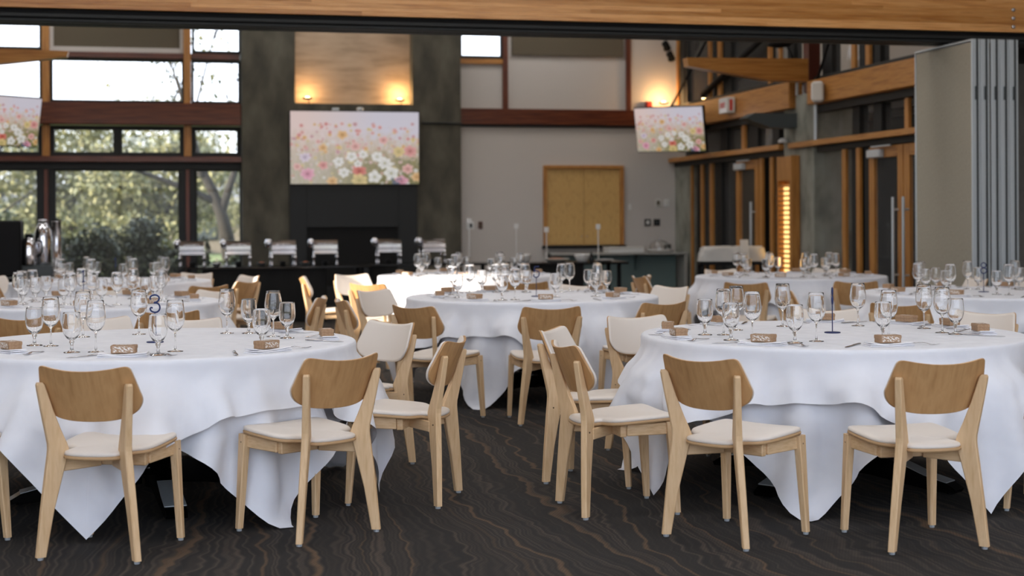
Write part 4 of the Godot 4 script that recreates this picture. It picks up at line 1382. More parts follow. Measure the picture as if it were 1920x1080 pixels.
func build_chairs() -> void:
	# table, place along x, depth, facing in degrees from straight ahead
	var rows := [
		["T1", -0.268, 6.492, 22.6],
		["T1", 0.554, 6.668, -31.5],
		["T1", 1.082, 7.315, -65.9],
		["T2", 2.385, 6.123, 56.7],
		["T2", 3.070, 5.850, 0.2],
		["T2", 2.057, 6.815, 88.0],
		["T3", 2.460, 9.925, 3.1],
		["T1", 0.982, 8.392, -122.7],
		["T3", 1.455, 11.028, 86.7],
		["T3", 1.782, 12.297, 140.8],
		["T6", 1.892, 13.928, 41.7],
		["T6", 1.932, 15.915, 161.5],
		["T6", 1.547, 15.503, 96.4],
		["T5", 0.517, 16.056, -117.2],
		["T5", 0.445, 14.861, -55.5],
		["T5", 0.152, 14.020, -28.9],
		["T4", 0.809, 11.504, -77.3],
		["T1", 0.016, 8.936, 190.0],
		["T1", -0.412, 9.173, 164.9],
		["T1", -1.075, 8.648, 132.7],
		["T4", -0.880, 9.834, 6.7],
		["T4", -0.127, 10.178, -16.6],
		["T4", 0.107, 12.677, -131.8],
		["T4", -0.644, 13.061, 182.7],
		["T4", -1.896, 11.601, 92.7],
		["T5", -0.451, 14.145, -2.3],
		["T5", -1.600, 14.507, 32.7],
		["T5", -1.772, 16.698, 132.7],
		["T5", -1.066, 17.103, 162.7],
		["T5", 0.089, 16.996, 207.7],
		["T3", 1.783, 10.219, 52.8],
		["T3", 3.243, 10.203, -20.6],
		["T2", 2.761, 8.354, 168.5],
		["T3", 3.963, 12.195, -118.5],
		["T6", 4.498, 14.825, -64.6],
		["T6", 3.222, 13.875, 2.0],
		["T3", 3.401, 12.587, 208.5],
		["T6", 4.381, 16.029, -87.3],
		["T6", 2.975, 17.314, 182.4],
		["T7", 5.208, 13.007, 31.6],
		["T7", 6.186, 12.945, 15.5],
		["T7", 6.126, 15.917, 175.6],
		["T7", 7.271, 15.890, 217.7],
		["T7", 7.761, 14.652, -102.3],
		["T7", 4.854, 14.487, 87.7],
		["T8", 4.975, 9.492, 42.2],
		["T2", 3.972, 8.662, 204.6],
		["T2", 4.658, 8.182, -123.4],
		["T2", 4.106, 6.323, -45.9],
		["T2", 2.188, 7.592, 122.7],
		["T8", 7.219, 12.929, -87.3],
		["T8", 5.121, 11.352, 97.7],
		["T8", 7.580, 12.028, 212.7],
		["T1", -1.025, 6.822, 50.7],
	]
	var sets := {}
	for r in rows:
		var f := deg_to_rad(r[3])
		var away := Vector2(r[1], r[2]).normalized()
		var k := Vector2(sin(f), cos(f)).dot(away)
		var view := "back turned" if k > 0.45 else ("white front showing" if k < -0.3 else "seen side-on")
		var key: String = r[0] + view
		if not sets.has(key): sets[key] = []
		sets[key].append({"u": r[1], "d": r[2], "f": f, "view": view, "table": TABLES[r[0]][2]})
	var proto := make_chair()
	var first := true
	for key in sets:
		var l := ranked(sets[key])
		for i in l.size():
			var c: Dictionary = l[i]
			var label := "pale wood chair, %s, at %s%s" % [c.view, c.table, place_word(i, l.size())]
			var at := V(c.u, 0, c.d)
			if first:
				first = false
				proto.position = at
				proto.rotation.y = -c.f
				proto.set_meta("label", label)
			else:
				copy_of(proto, at, -c.f, label)

# ---------------------------------------------------------------- what stands on the tables
func wine_mesh() -> ArrayMesh:
	var p := []
	for q in [[0, 0], [0.034, 0], [0.0345, 0.0015], [0.034, 0.0028], [0.012, 0.006], [0.0052, 0.013], [0.0038, 0.03], [0.0036, 0.06], [0.0042, 0.082], [0.0095, 0.0895], [0.025, 0.101], [0.0365, 0.119], [0.0422, 0.142], [0.0428, 0.158], [0.0405, 0.182], [0.0365, 0.21], [0.0342, 0.226], [0.0335, 0.227], [0.0330, 0.2255],
			[0.0354, 0.21], [0.0394, 0.182], [0.0416, 0.158], [0.041, 0.142], [0.0353, 0.120], [0.0238, 0.1035], [0.009, 0.0945], [0, 0.0938]]:
		p.append(Vector2(q[0], q[1]) * 1.065)
	var m := MB.new()
	m.lathe(p, 32)
	return m.done()

func goblet_mesh() -> ArrayMesh:
	var p := []
	for q in [[0, 0], [0.0355, 0], [0.036, 0.0018], [0.0355, 0.0032], [0.015, 0.0075], [0.0078, 0.015], [0.0066, 0.028], [0.0068, 0.038], [0.0115, 0.046], [0.0095, 0.0535], [0.0125, 0.057], [0.0235, 0.0655], [0.0345, 0.083], [0.0402, 0.104], [0.0413, 0.125], [0.0395, 0.15], [0.0372, 0.172], [0.0366, 0.177], [0.036, 0.1778], [0.0353, 0.1768],
			[0.0358, 0.172], [0.038, 0.15], [0.0397, 0.125], [0.0386, 0.104], [0.0328, 0.084], [0.022, 0.0685], [0.010, 0.063], [0, 0.062]]:
		p.append(Vector2(q[0], q[1]) * 1.055)
	var m := MB.new()
	m.lathe(p, 32)
	return m.done()

# flat ware lies along z with the working end at -z; stations are z, half width, height, thickness
func ware(m: MB, stations: Array) -> void:
	var rings := []
	for s in stations:
		var ring := []
		for k in 8:
			var a := TAU * k / 8 + TAU / 16
			ring.append(Vector3(cos(a) * s[1], s[2] + sin(a) * s[3] * 0.5, s[0]))
		rings.append(ring)
	m.loft(rings, true, true)

func fork_mesh() -> ArrayMesh:
	var m := MB.new()
	ware(m, [[0.105, 0.006, 0.003, 0.003], [0.09, 0.0095, 0.003, 0.004], [0.04, 0.006, 0.006, 0.004], [-0.02, 0.0035, 0.011, 0.004], [-0.035, 0.008, 0.010, 0.003], [-0.05, 0.0122, 0.006, 0.003], [-0.058, 0.0122, 0.0045, 0.003]])
	for k in 4:
		var x := -0.0099 + k * 0.0066
		ware_at(m, x, [[-0.054, 0.0021, 0.005, 0.0026], [-0.08, 0.0019, 0.004, 0.0024], [-0.10, 0.0011, 0.0085, 0.002]])
	return m.done()

func ware_at(m: MB, x: float, stations: Array) -> void:
	var rings := []
	for s in stations:
		var ring := []
		for k in 6:
			var a := TAU * k / 6
			ring.append(Vector3(x + cos(a) * s[1], s[2] + sin(a) * s[3] * 0.5, s[0]))
		rings.append(ring)
	m.loft(rings, true, true)

func knife_mesh() -> ArrayMesh:
	var m := MB.new()
	ware(m, [[0.115, 0.005, 0.004, 0.005], [0.10, 0.0085, 0.004, 0.007], [0.03, 0.0065, 0.004, 0.007], [0.005, 0.0055, 0.004, 0.006], [0.0, 0.009, 0.003, 0.003], [-0.06, 0.0105, 0.003, 0.0022], [-0.10, 0.009, 0.003, 0.0018], [-0.118, 0.003, 0.003, 0.0015]])
	return m.done()

func napkin_proto() -> Node3D:
	var o := Node3D.new()
	o.name = "napkin"
	add_child(o)
	o.set_meta("base_name", "napkin")
	o.set_meta("category", "napkin")
	o.set_meta("group", "folded white napkins at the places")
	for k in 3:
		var m := MB.new()
		var rings := []
		for i in 9:
			var f := i / 8.0
			var x := lerpf(-0.112, 0.112, f) * (1.0 - 0.02 * k)
			var lift := 0.002 * sin(f * 7.0 + k) + 0.004 * pow(absf(f - 0.5) * 2.0, 3.0) * (k - 0.6)
			var ring := []
			for q in [[-0.042, 0.0], [-0.045, 0.0022], [-0.042, 0.0044], [0.0, 0.0048], [0.042, 0.0044], [0.045, 0.0022], [0.042, 0.0], [0.0, 0.0]]:
				ring.append(Vector3(x, 0.0003 + k * 0.0046 + maxf(q[1] + lift * (1.0 if k > 0 else 0.0), 0.0), q[0] * (1.0 - 0.05 * k) + 0.003 * sin(f * 5.0 + k * 2.0)))
			rings.append(ring)
		m.loft(rings, true, true, true)
		part("fold", m.done(), M.napkin, o)
	return o

func box_proto() -> Node3D:
	var o := Node3D.new()
	o.name = "favour_box"
	add_child(o)
	o.set_meta("base_name", "favour_box")
	o.set_meta("category", "box")
	o.set_meta("group", "kraft favour boxes at the places")
	part("tray", bx(Vector3(0.108, 0.024, 0.062), 0.002), M.kraft, o, Vector3(0, 0.012, 0))
	part("lid", bx(Vector3(0.112, 0.018, 0.066), 0.003), M.kraft, o, Vector3(0, 0.0275, 0))
	var m := MB.new()
	for f in [[Vector3(-0.04, 0.0371, 0.024), Vector3(0.04, 0.0371, 0.024), Vector3(0.04, 0.0371, -0.024), Vector3(-0.04, 0.0371, -0.024)], [Vector3(-0.05, 0.004, 0.0338), Vector3(0.05, 0.004, 0.0338), Vector3(0.05, 0.034, 0.0338), Vector3(-0.05, 0.034, 0.0338)]]:
		var t := [Vector2(0, 1), Vector2(1, 1), Vector2(1, 0), Vector2(0, 0)]
		for k in [[0, 2, 1], [0, 3, 2]]:
			for i in k: m.v(f[i], t[i])
	part("printed_label", m.done(), M.print, o)
	return o

func proto(n: String, mesh: Mesh, m: Material, category: String, group: String) -> Node3D:
	var o := MeshInstance3D.new()
	o.name = n
	o.mesh = mesh
	o.material_override = m
	add_child(o)
	o.set_meta("base_name", n)
	o.set_meta("category", category)
	o.set_meta("group", group)
	return o

func put(protos: Dictionary, kind: String, at: Vector3, turn: float, label: String) -> void:
	var p: Node3D = protos[kind]
	var base: String = p.get_meta("base_name")
	if not taken.has(base):
		taken[base] = 0
		p.position = at
		p.rotation.y = turn
		p.set_meta("label", label)
	else:
		copy_of(p, at, turn, label)

func build_settings() -> void:
	var protos := {
		"w": proto("wine_glass", wine_mesh(), M.glass, "wine glass", "stemmed wine glasses"),
		"g": proto("water_goblet", goblet_mesh(), M.glass, "goblet", "short-stemmed water goblets"),
		"f": proto("fork", fork_mesh(), M.steel, "fork", "steel forks at the places"),
		"k": proto("knife", knife_mesh(), M.steel, "knife", "steel knives at the places"),
		"n": napkin_proto(), "b": box_proto(),
	}
	# glasses and favour boxes where the photograph shows them
	var glasses := {
		"T1": [["g",-0.689,7.655], ["w",-0.607,7.599], ["g",-0.482,7.200], ["w",-0.488,8.147], ["w",-0.374,7.198], ["w",-0.204,8.253], ["g",-0.088,6.947], ["w",-0.012,7.124], ["w",0.260,8.194], ["g",0.375,8.160], ["g",0.392,7.218], ["w",0.490,7.898], ["g",0.553,7.770]],
		"T2": [["g",2.699,7.361], ["w",2.779,7.338], ["w",2.970,7.631], ["g",2.698,7.005], ["w",2.812,7.006], ["w",3.321,7.820], ["g",2.938,6.769], ["w",3.077,6.828], ["w",3.739,7.738], ["g",3.448,6.855], ["w",3.522,6.938], ["w",3.992,7.450], ["w",3.935,7.148], ["g",3.947,7.032]],
		"T3": [["g",2.139,11.430], ["w",2.174,11.849], ["w",2.373,12.149], ["g",2.500,12.262], ["w",2.600,12.162], ["g",2.389,10.949], ["w",2.497,10.991], ["g",2.847,12.085], ["w",2.857,12.185], ["w",2.701,12.270], ["g",2.886,11.269], ["w",3.126,11.992], ["w",3.227,12.121], ["g",3.364,12.003], ["w",3.446,12.043], ["g",3.205,11.248], ["w",3.358,11.714], ["g",3.439,11.749]],
	}
	var boxes := {
		"T1": [[-0.763,7.309], [-0.237,6.935], [0.403,7.006], [0.747,7.682], [0.559,8.253]],
		"T2": [[2.590,7.663], [2.492,7.204], [2.752,6.714], [3.297,6.506], [3.690,8.065], [3.049,8.071], [4.065,7.791], [4.159,7.473], [4.105,7.059]],
		"T3": [[2.181,12.103], [2.007,11.506], [2.181,10.969], [2.576,12.269], [2.672,10.733], [3.233,10.871], [3.431,12.031], [3.517,11.600]],
	}
	for k in [["T4", 9, 0.35], ["T5", 8, 0.1], ["T6", 7, 0.7], ["T7", 8, 0.5], ["T8", 8, 0.0]]:
		var t: Array = TABLES[k[0]]
		glasses[k[0]] = []
		boxes[k[0]] = []
		for i in k[1]:
			var a: float = k[2] + TAU * i / k[1] + rng.randf_range(-0.08, 0.08)
			boxes[k[0]].append([t[0] + 0.80 * sin(a), t[1] + 0.80 * cos(a)])
			var b := a + rng.randf_range(0.15, 0.28)
			var r1 := rng.randf_range(0.48, 0.60)
			glasses[k[0]].append(["w", t[0] + r1 * sin(b), t[1] + r1 * cos(b)])
			var r2 := r1 - rng.randf_range(0.06, 0.1)
			glasses[k[0]].append(["g", t[0] + r2 * sin(b + 0.16), t[1] + r2 * cos(b + 0.16)])
	var names := {"w": "stemmed wine glass", "g": "short-stemmed water goblet", "f": "steel fork", "k": "steel knife", "n": "folded white napkin", "b": "brown printed favour box"}
	for key in TABLES:
		var t: Array = TABLES[key]
		var h := TABLE_H + 0.0045
		var centre := Vector2(t[0], t[1])
		var items := {"w": [], "g": [], "f": [], "k": [], "n": [], "b": []}
		var spots: Array[Vector2] = []
		var kinds := []
		for q in glasses[key]:
			spots.append(Vector2(q[1], q[2]))
			kinds.append(q[0])
		for it in 30:      # glasses never touch
			for i in spots.size():
				for j in i:
					var d := spots[i] - spots[j]
					if d.length() < 0.097: 
						var c := d.normalized() * (0.0985 - d.length()) * 0.5
						spots[i] += c
						spots[j] -= c
		for i in spots.size():
			items[kinds[i]].append({"u": spots[i].x, "d": spots[i].y, "t": 0.7 * i, "y": h})
		for q in boxes[key]:
			var p := Vector2(q[0], q[1])
			var out := (p - centre).normalized()
			var a := atan2(out.x, out.y)             # bearing from the table's centre
			var turn := PI - a                       # the box's long side along the table's edge
			var jit := rng.randf_range(-0.18, 0.18)
			var tang := Vector2(-out.y, out.x)
			var np := p + out * 0.012
			items.n.append({"u": np.x, "d": np.y, "t": turn + jit * 0.5, "y": h})
			items.b.append({"u": p.x, "d": p.y, "t": turn + jit, "y": h + 0.0155})
			var fp := p + tang * 0.165 - out * 0.03
			items.f.append({"u": fp.x, "d": fp.y, "t": turn + PI + 0.75 + jit, "y": h})
			var kp := p - tang * 0.165 - out * 0.02
			items.k.append({"u": kp.x, "d": kp.y, "t": turn + PI - 0.75 + jit, "y": h})
		for kind in items:
			var l := ranked(items[kind])
			for i in l.size():
				put(protos, kind, V(l[i].u, l[i].y, l[i].d), l[i].t, "%s on %s%s" % [names[kind], t[2], place_word(i, l.size())])
	# number stands
	number_stand("3", "navy number three stand among the glasses of the foremost table", V(-0.112, TABLE_H + 0.0045, 7.69), deg_to_rad(-10.0))
	number_stand("8", "navy number stand turned edge-on on the topper beside the goblets", V(3.386, TABLE_H + 0.0045, 7.311), deg_to_rad(70.0))
	number_stand("5", "navy number five stand on the middle table", V(2.762, TABLE_H + 0.0045, 11.394), deg_to_rad(-10.0))
	number_stand("1", "navy number stand on the table past number three", V(-0.70, TABLE_H + 0.0045, 11.75), deg_to_rad(40.0))
	number_stand("1", "navy number stand on the garden window table", V(-0.62, TABLE_H + 0.0045, 15.75), deg_to_rad(60.0))
	number_stand("1", "navy number stand on the sunlit table", V(3.00, TABLE_H + 0.0045, 16.05), deg_to_rad(70.0))
	number_stand("8", "navy number eight stand on the partition table before the grey panels", V(6.40, TABLE_H + 0.0045, 10.95), deg_to_rad(-18.0))

func number_stand(digit: String, label: String, at: Vector3, turn: float) -> void:
	var o := thing("number_stand", label, "table number", at, turn, "navy number stands")
	var b := MB.new()
	b.lathe([Vector2(0, 0), Vector2(0.042, 0), Vector2(0.043, 0.003), Vector2(0.041, 0.006), Vector2(0.006, 0.008), Vector2(0, 0.008)], 28)
	part("base", b.done(), M.navy, o)
	var r := MB.new()
	r.tube([Vector3(0, 0.006, 0), Vector3(0, 0.10, 0), Vector3(0, 0.155, 0)], 0.0028, 8)
	part("rod", r.done(), M.navy, o)
	var shapes := {
		"3": [[-0.024, 0.075], [-0.028, 0.086], [-0.018, 0.098], [0.004, 0.102], [0.022, 0.092], [0.024, 0.076], [0.012, 0.062], [-0.006, 0.056], [0.016, 0.052], [0.028, 0.036], [0.026, 0.014], [0.008, 0.0], [-0.016, 0.004], [-0.027, 0.018], [-0.022, 0.028], [-0.013, 0.024]],
		"5": [[0.026, 0.104], [0.010, 0.099], [-0.014, 0.099], [-0.016, 0.078], [-0.019, 0.056], [0.0, 0.062], [0.020, 0.054], [0.028, 0.034], [0.020, 0.010], [0.0, 0.0], [-0.018, 0.005], [-0.026, 0.018], [-0.018, 0.026]],
		"8": [[0.0, 0.054], [0.018, 0.064], [0.023, 0.082], [0.012, 0.098], [0.0, 0.102], [-0.012, 0.098], [-0.023, 0.082], [-0.018, 0.064], [0.0, 0.054], [0.022, 0.042], [0.028, 0.024], [0.016, 0.005], [0.0, 0.0], [-0.016, 0.005], [-0.028, 0.024], [-0.022, 0.042], [0.0, 0.054]],
		"1": [[-0.016, 0.082], [-0.006, 0.090], [0.002, 0.102], [0.002, 0.07], [0.002, 0.03], [0.002, 0.002], [-0.012, 0.0], [0.016, 0.0]],
	}
	var c := Curve3D.new()
	var pts: Array = shapes[digit]
	for i in pts.size():
		var p := Vector2(pts[i][0], pts[i][1])
		var prev := Vector2(pts[maxi(i - 1, 0)][0], pts[maxi(i - 1, 0)][1])
		var next := Vector2(pts[mini(i + 1, pts.size() - 1)][0], pts[mini(i + 1, pts.size() - 1)][1])
		var tg := (next - prev) / 6.0
		if digit == "1" and i > 1: tg = Vector2.ZERO
		c.add_point(Vector3(p.x * 0.85, p.y * 0.85 + 0.152, 0), Vector3(-tg.x, -tg.y, 0), Vector3(tg.x, tg.y, 0))
	c.up_vector_enabled = false
	c.bake_interval = 0.004
	var d := MB.new()
	d.tube(Array(c.get_baked_points()), 0.0042, 8)
	part("numeral", d.done(), M.navy, o)

# ---------------------------------------------------------------- buffet, counters, coffee station
func lathe_mesh(p: Array, segs := 24) -> ArrayMesh:
	var q := []
	for a in p: q.append(Vector2(a[0], a[1]))
	var m := MB.new()
	m.lathe(q, segs)
	return m.done()

func chafer(label: String, at: Vector3, turn: float) -> void:
	var o := thing("chafing_dish", label, "chafing dish", at, turn, "chrome chafing dishes on the buffet")
	for x in [-0.16, 0.16]:
		for z in [-0.13, 0.13]:
			var l := MB.new()
			l.lathe([Vector2(0, 0), Vector2(0.012, 0), Vector2(0.018, 0.012), Vector2(0.012, 0.026), Vector2(0.008, 0.04), Vector2(0.008, 0.09), Vector2(0.02, 0.105), Vector2(0.022, 0.12), Vector2(0.010, 0.135), Vector2(0.009, 0.2), Vector2(0, 0.2)], 10, Vector3(x, 0, z))
			part("leg", l.done(), M.chrome, o)
	part("water_pan", bx(Vector3(0.33, 0.07, 0.27), 0.012), M.chrome, o, Vector3(0, 0.185, 0))
	part("rim", bx(Vector3(0.36, 0.014, 0.30), 0.006), M.chrome, o, Vector3(0, 0.225, 0))
	var lid := MB.new()
	var poly := [Vector2(-0.145, 0.232), Vector2(0.145, 0.232), Vector2(0.145, 0.28), Vector2(0.125, 0.325), Vector2(0.08, 0.348), Vector2(-0.08, 0.348), Vector2(-0.125, 0.325), Vector2(-0.145, 0.28)]
	lid.prism(poly, -0.165, 0.165, Vector3.ZERO, Basis(Vector3.UP, PI / 2))
	var ld := part("lid", lid.done(), M.chrome, o)
	var h := MB.new()
	h.tube([Vector3(-0.1, 0.29, 0.148), Vector3(-0.1, 0.295, 0.18), Vector3(0.1, 0.295, 0.18), Vector3(0.1, 0.29, 0.148)], 0.008, 8)
	part("handle", h.done(), M.chrome, ld)
	for z in [-0.08, 0.08]:
		part("hinge_cap", lathe_mesh([[0, 0.24], [0.03, 0.255], [0.045, 0.29], [0.045, 0.33], [0.03, 0.362], [0, 0.372]], 16), M.chrome, o, Vector3(-0.20, 0, z))
	var bn := part("burner", lathe_mesh([[0, 0.0], [0.04, 0.0], [0.042, 0.05], [0.03, 0.06], [0, 0.06]], 14), M.black, o)
	bn.position = Vector3(0, 0, 0)

func buffet_table(label: String, u0: float, u1: float, d0: float, d1: float, h: float, skirt: Array, turn := 0.0) -> void:
	var o := thing("buffet_table", label, "table", V((u0 + u1) / 2, 0, (d0 + d1) / 2), turn)
	var w := u1 - u0
	var d := d1 - d0
	part("tabletop", bx(Vector3(w, 0.035, d), 0.006), M.black_gloss, o, Vector3(0, h - 0.0175, 0))
	for x in [-w / 2 + 0.12, w / 2 - 0.12]:
		for z in [-d / 2 + 0.1, d / 2 - 0.1]:
			part("leg", bx(Vector3(0.05, h - 0.035, 0.05), 0.004), M.black, o, Vector3(x, (h - 0.035) / 2, z))
	if skirt.size():
		var m := MB.new()
		var rings := []
		for y in [0.01, h * 0.5, h - 0.036]:
			var ring := []
			var n := 160
			for i in n:
				var f := float(i) / n
				var x0: float = skirt[0] - (u0 + u1) / 2
				var x1: float = skirt[1] - (u0 + u1) / 2
				var per := 2 * ((x1 - x0) + (d - 0.06))
				var s := f * per
				var p: Vector2
				if s < x1 - x0: p = Vector2(x0 + s, d / 2 - 0.03)
				elif s < x1 - x0 + d - 0.06: p = Vector2(x1, d / 2 - 0.03 - (s - (x1 - x0)))
				elif s < 2 * (x1 - x0) + d - 0.06: p = Vector2(x1 - (s - (x1 - x0) - d + 0.06), -d / 2 + 0.03)
				else: p = Vector2(x0, -d / 2 + 0.03 + s - 2 * (x1 - x0) - d + 0.06)
				var wv: float = 0.012 * sin(f * per * 26.0) * (1.2 - y / h)
				ring.append(Vector3(p.x + wv, y, p.y + wv))
			rings.append(ring)
		m.loft(rings, true, true)
		part("skirt", m.done(), M.black_cloth, o)

func bowl(label: String, at: Vector3, r: float, h: float, m: Material, filling: Material = null) -> void:
	var o := thing("serving_bowl", label, "bowl", at)
	part("shell", lathe_mesh([[0, 0], [r * 0.55, 0], [r * 0.75, h * 0.3], [r * 0.95, h * 0.8], [r, h], [r * 0.96, h], [r * 0.7, h * 0.35], [r * 0.4, h * 0.12], [0, h * 0.1]], 20), m, o)
	if filling:
		part("food", lathe_mesh([[0, h * 0.5], [r * 0.85, h * 0.62], [r * 0.6, h * 0.98], [r * 0.25, h * 1.15], [0, h * 1.1]], 12), filling, o)

func build_buffet() -> void:
	buffet_table("long black-skirted buffet table holding the first chafing dishes", 0.03, 2.62, 20.45, 21.25, 0.76, [0.33, 2.0])
	buffet_table("second black buffet table in front of the chimney block", 2.64, 4.55, 20.95, 21.75, 0.76, [2.66, 2.9])
	buffet_table("dark buffet table holding bowls in front of the serving hatch", 4.75, 6.42, 20.75, 21.5, 0.76, [4.8, 5.75])
	var us := [0.20, 0.82, 1.43, 2.02, 2.98, 3.62]
	for i in 6:
		chafer("chrome chafing dish with a closed lid, %s along the buffet from the windows" % ORD[i], V(us[i], 0.76, 20.85 if i < 4 else 21.35), deg_to_rad(-4.0 + 3.0 * (i % 3)))
	var food := mat(Color(0.72, 0.38, 0.16), 0.6)  # orange contents of the two small dark bowls
	bowl("small steel bowl between the first two chafing dishes", V(0.52, 0.76, 20.7), 0.07, 0.05, M.chrome)
	bowl("small dark bowl with orange contents between the second and third chafing dishes", V(1.13, 0.76, 20.7), 0.07, 0.05, M.steelpaint, food)
	bowl("small dark bowl with orange contents between the third and fourth chafing dishes", V(1.73, 0.76, 20.7), 0.07, 0.05, M.steelpaint, food)
	bowl("white square-sided bowl at the near end of the dark buffet table", V(4.92, 0.76, 21.0), 0.10, 0.12, M.porcelain)
	bowl("white bowl in the middle of the dark buffet table", V(5.78, 0.76, 21.0), 0.12, 0.11, M.porcelain)
	bowl("low platter of pale food on the dark buffet table", V(5.42, 0.76, 21.1), 0.2, 0.05, M.plate_white, mat(Color(0.75, 0.52, 0.38), 0.7))
	bowl("flat white platter at the hatch end of the dark buffet table", V(6.15, 0.76, 21.1), 0.15, 0.03, M.porcelain)
	var bot := [[0.0, 0.0], [0.028, 0.0], [0.03, 0.01], [0.03, 0.08], [0.012, 0.11], [0.012, 0.135], [0.0, 0.136]]
	single("sauce_bottle", lathe_mesh(bot, 14), M.black_gloss, "small dark bottle behind the pale platter on the buffet", "bottle", V(5.38, 0.76, 21.4))
	single("sauce_bottle", lathe_mesh(bot, 14), M.black_gloss, "small dark bottle near the white bowl under the hatch", "bottle", V(6.02, 0.76, 21.35))
	for q in [[4.12, 21.1, 0.72, "tall thin label stand beside the concrete chimney block"], [4.84, 21.2, 0.62, "tall thin label stand by the white square-sided bowl"], [5.32, 21.3, 0.55, "thin label stand in front of the serving hatch"], [6.1, 21.25, 0.6, "thin label stand at the hatch end of the dark buffet table"]]:
		var o := thing("label_stand", q[3], "sign", V(q[0], 0.76, q[1]), 0.0, "label stands on the buffet")
		part("foot", lathe_mesh([[0, 0], [0.035, 0], [0.03, 0.008], [0, 0.01]], 14), M.porcelain, o)
		var r := MB.new()
		r.tube([Vector3(0, 0.005, 0), Vector3(0, q[2] * 0.8, 0)], 0.008, 6)
		part("rod", r.done(), M.porcelain, o)
		part("card", bx(Vector3(0.07, 0.075, 0.006), 0.002), M.porcelain, o, Vector3(0, q[2] * 0.8 + 0.03, 0))
	# white counter under the hatch
	var c := thing("wall_counter", "white-topped counter with grey-green front beneath the serving hatch", "counter", V(7.2, 0, 24.1))
	part("worktop", bx(Vector3(2.36, 0.035, 0.62), 0.005), M.counter, c, Vector3(0, 0.80, 0.06))
	part("front_panel", bx(Vector3(2.2, 0.78, 0.03), 0.004), M.teal, c, Vector3(-0.02, 0.39, 0.02))
	part("end_panel", bx(Vector3(0.05, 0.78, 0.60), 0.004), M.counter, c, Vector3(1.15, 0.39, 0.06))
	var br := MB.new()
	br.prism([Vector2(0, 0.78), Vector2(0.26, 0.78), Vector2(0.24, 0.75), Vector2(0.04, 0.52), Vector2(0, 0.52)], -0.015, 0.015, Vector3(0.35, 0, 0.035), Basis(Vector3.UP, -PI / 2))
	part("bracket", br.done(), M.teal, c)
	var tr := thing("plate_carton", "low white box lying on the counter beneath the serving hatch", "box", V(7.35, 0.8175, 24.05), 0.05)
	part("carton", bx(Vector3(0.62, 0.075, 0.3), 0.006), M.porcelain, tr, Vector3(0, 0.0375, 0))
	part("carton_lid", bx(Vector3(0.64, 0.02, 0.32), 0.005), M.plate_white, tr, Vector3(0, 0.085, 0))
	single("serving_tray", lathe_mesh([[0, 0], [0.20, 0], [0.235, 0.02], [0.24, 0.05], [0.23, 0.05], [0.2, 0.012], [0, 0.012]], 28), M.linen, "round pale tray on the counter by the room corner", "tray", V(8.0, 0.8175, 24.05))
	var cl := thing("cake_dome", "glass dome standing on the round pale tray", "cover", V(7.98, 0.83, 24.05))
	part("dome", lathe_mesh([[0.16, 0.0], [0.165, 0.08], [0.14, 0.15], [0.08, 0.185], [0, 0.19], [0, 0.186], [0.078, 0.18], [0.136, 0.147], [0.16, 0.08], [0.156, 0.0]], 24), M.glass, cl)
	part("dome_knob", lathe_mesh([[0, 0.19], [0.01, 0.19], [0.02, 0.205], [0.012, 0.222], [0, 0.224]], 12), M.chrome, cl)
	single("cream_jug", lathe_mesh([[0, 0], [0.05, 0], [0.062, 0.05], [0.05, 0.11], [0.055, 0.13], [0.048, 0.128], [0.045, 0.1], [0, 0.02]], 16), M.alu_dark, "small grey jug behind the round pale tray", "jug", V(8.2, 0.8175, 24.25))
	# coffee station by the garden windows
	buffet_table("dark coffee station table in front of the tall garden windows", -3.4, -1.33, 18.65, 19.45, 0.72, [-3.3, -1.45])
	single("speaker_cabinet", bx(Vector3(0.55, 0.68, 0.42), 0.02), M.black, "black speaker cabinet standing on the coffee station", "speaker", V(-2.12, 1.061, 19.0))
	var ri := single("riser_box", bx(Vector3(0.62, 0.13, 0.34), 0.006), M.steelpaint, "dark riser under the steel coffee jugs", "riser", V(-1.68, 0.7855, 19.1))
	var j := thing("coffee_jug", "round-shouldered polished steel coffee jug on the dark riser", "jug", V(-1.77, 0.851, 19.0))
	part("body", lathe_mesh([[0, 0], [0.095, 0], [0.10, 0.02], [0.098, 0.2], [0.085, 0.28], [0.06, 0.33], [0.045, 0.345], [0, 0.345]], 28), M.chrome, j)
	part("lid", lathe_mesh([[0, 0.345], [0.05, 0.345], [0.05, 0.37], [0.03, 0.385], [0, 0.39]], 18), M.black, j)
	var jh := MB.new()
	jh.tube([Vector3(0.07, 0.31, 0), Vector3(0.15, 0.29, 0), Vector3(0.155, 0.16, 0), Vector3(0.095, 0.1, 0)], 0.012, 8)
	part("handle", jh.done(), M.black, j)
	var ur := thing("coffee_urn", "tall polished steel coffee urn with narrow shoulders", "urn", V(-1.62, 0.851, 19.17))
	part("body", lathe_mesh([[0, 0], [0.10, 0], [0.105, 0.02], [0.105, 0.34], [0.095, 0.42], [0.06, 0.50], [0.045, 0.53], [0, 0.53]], 28), M.chrome, ur)
	part("lid", lathe_mesh([[0, 0.53], [0.055, 0.53], [0.055, 0.555], [0.02, 0.565], [0, 0.565]], 18), M.steel, ur)
	var tap := MB.new()
	tap.tube([Vector3(0, 0.42, 0.09), Vector3(0, 0.42, 0.15), Vector3(0, 0.37, 0.16)], 0.012, 8)
	part("spout", tap.done(), M.steel, ur)
	var cy := thing("cup_column", "tall dark cylinder of stacked cups beside the coffee urn", "cup stack", V(-1.44, 0.72, 18.95))
	part("tube", lathe_mesh([[0, 0], [0.075, 0], [0.075, 0.02], [0.055, 0.03], [0.055, 0.66], [0.06, 0.67], [0.05, 0.675], [0, 0.675]], 20), M.steel, cy)
	part("cap", lathe_mesh([[0, 0.676], [0.062, 0.676], [0.062, 0.69], [0, 0.695]], 20), M.black, cy)
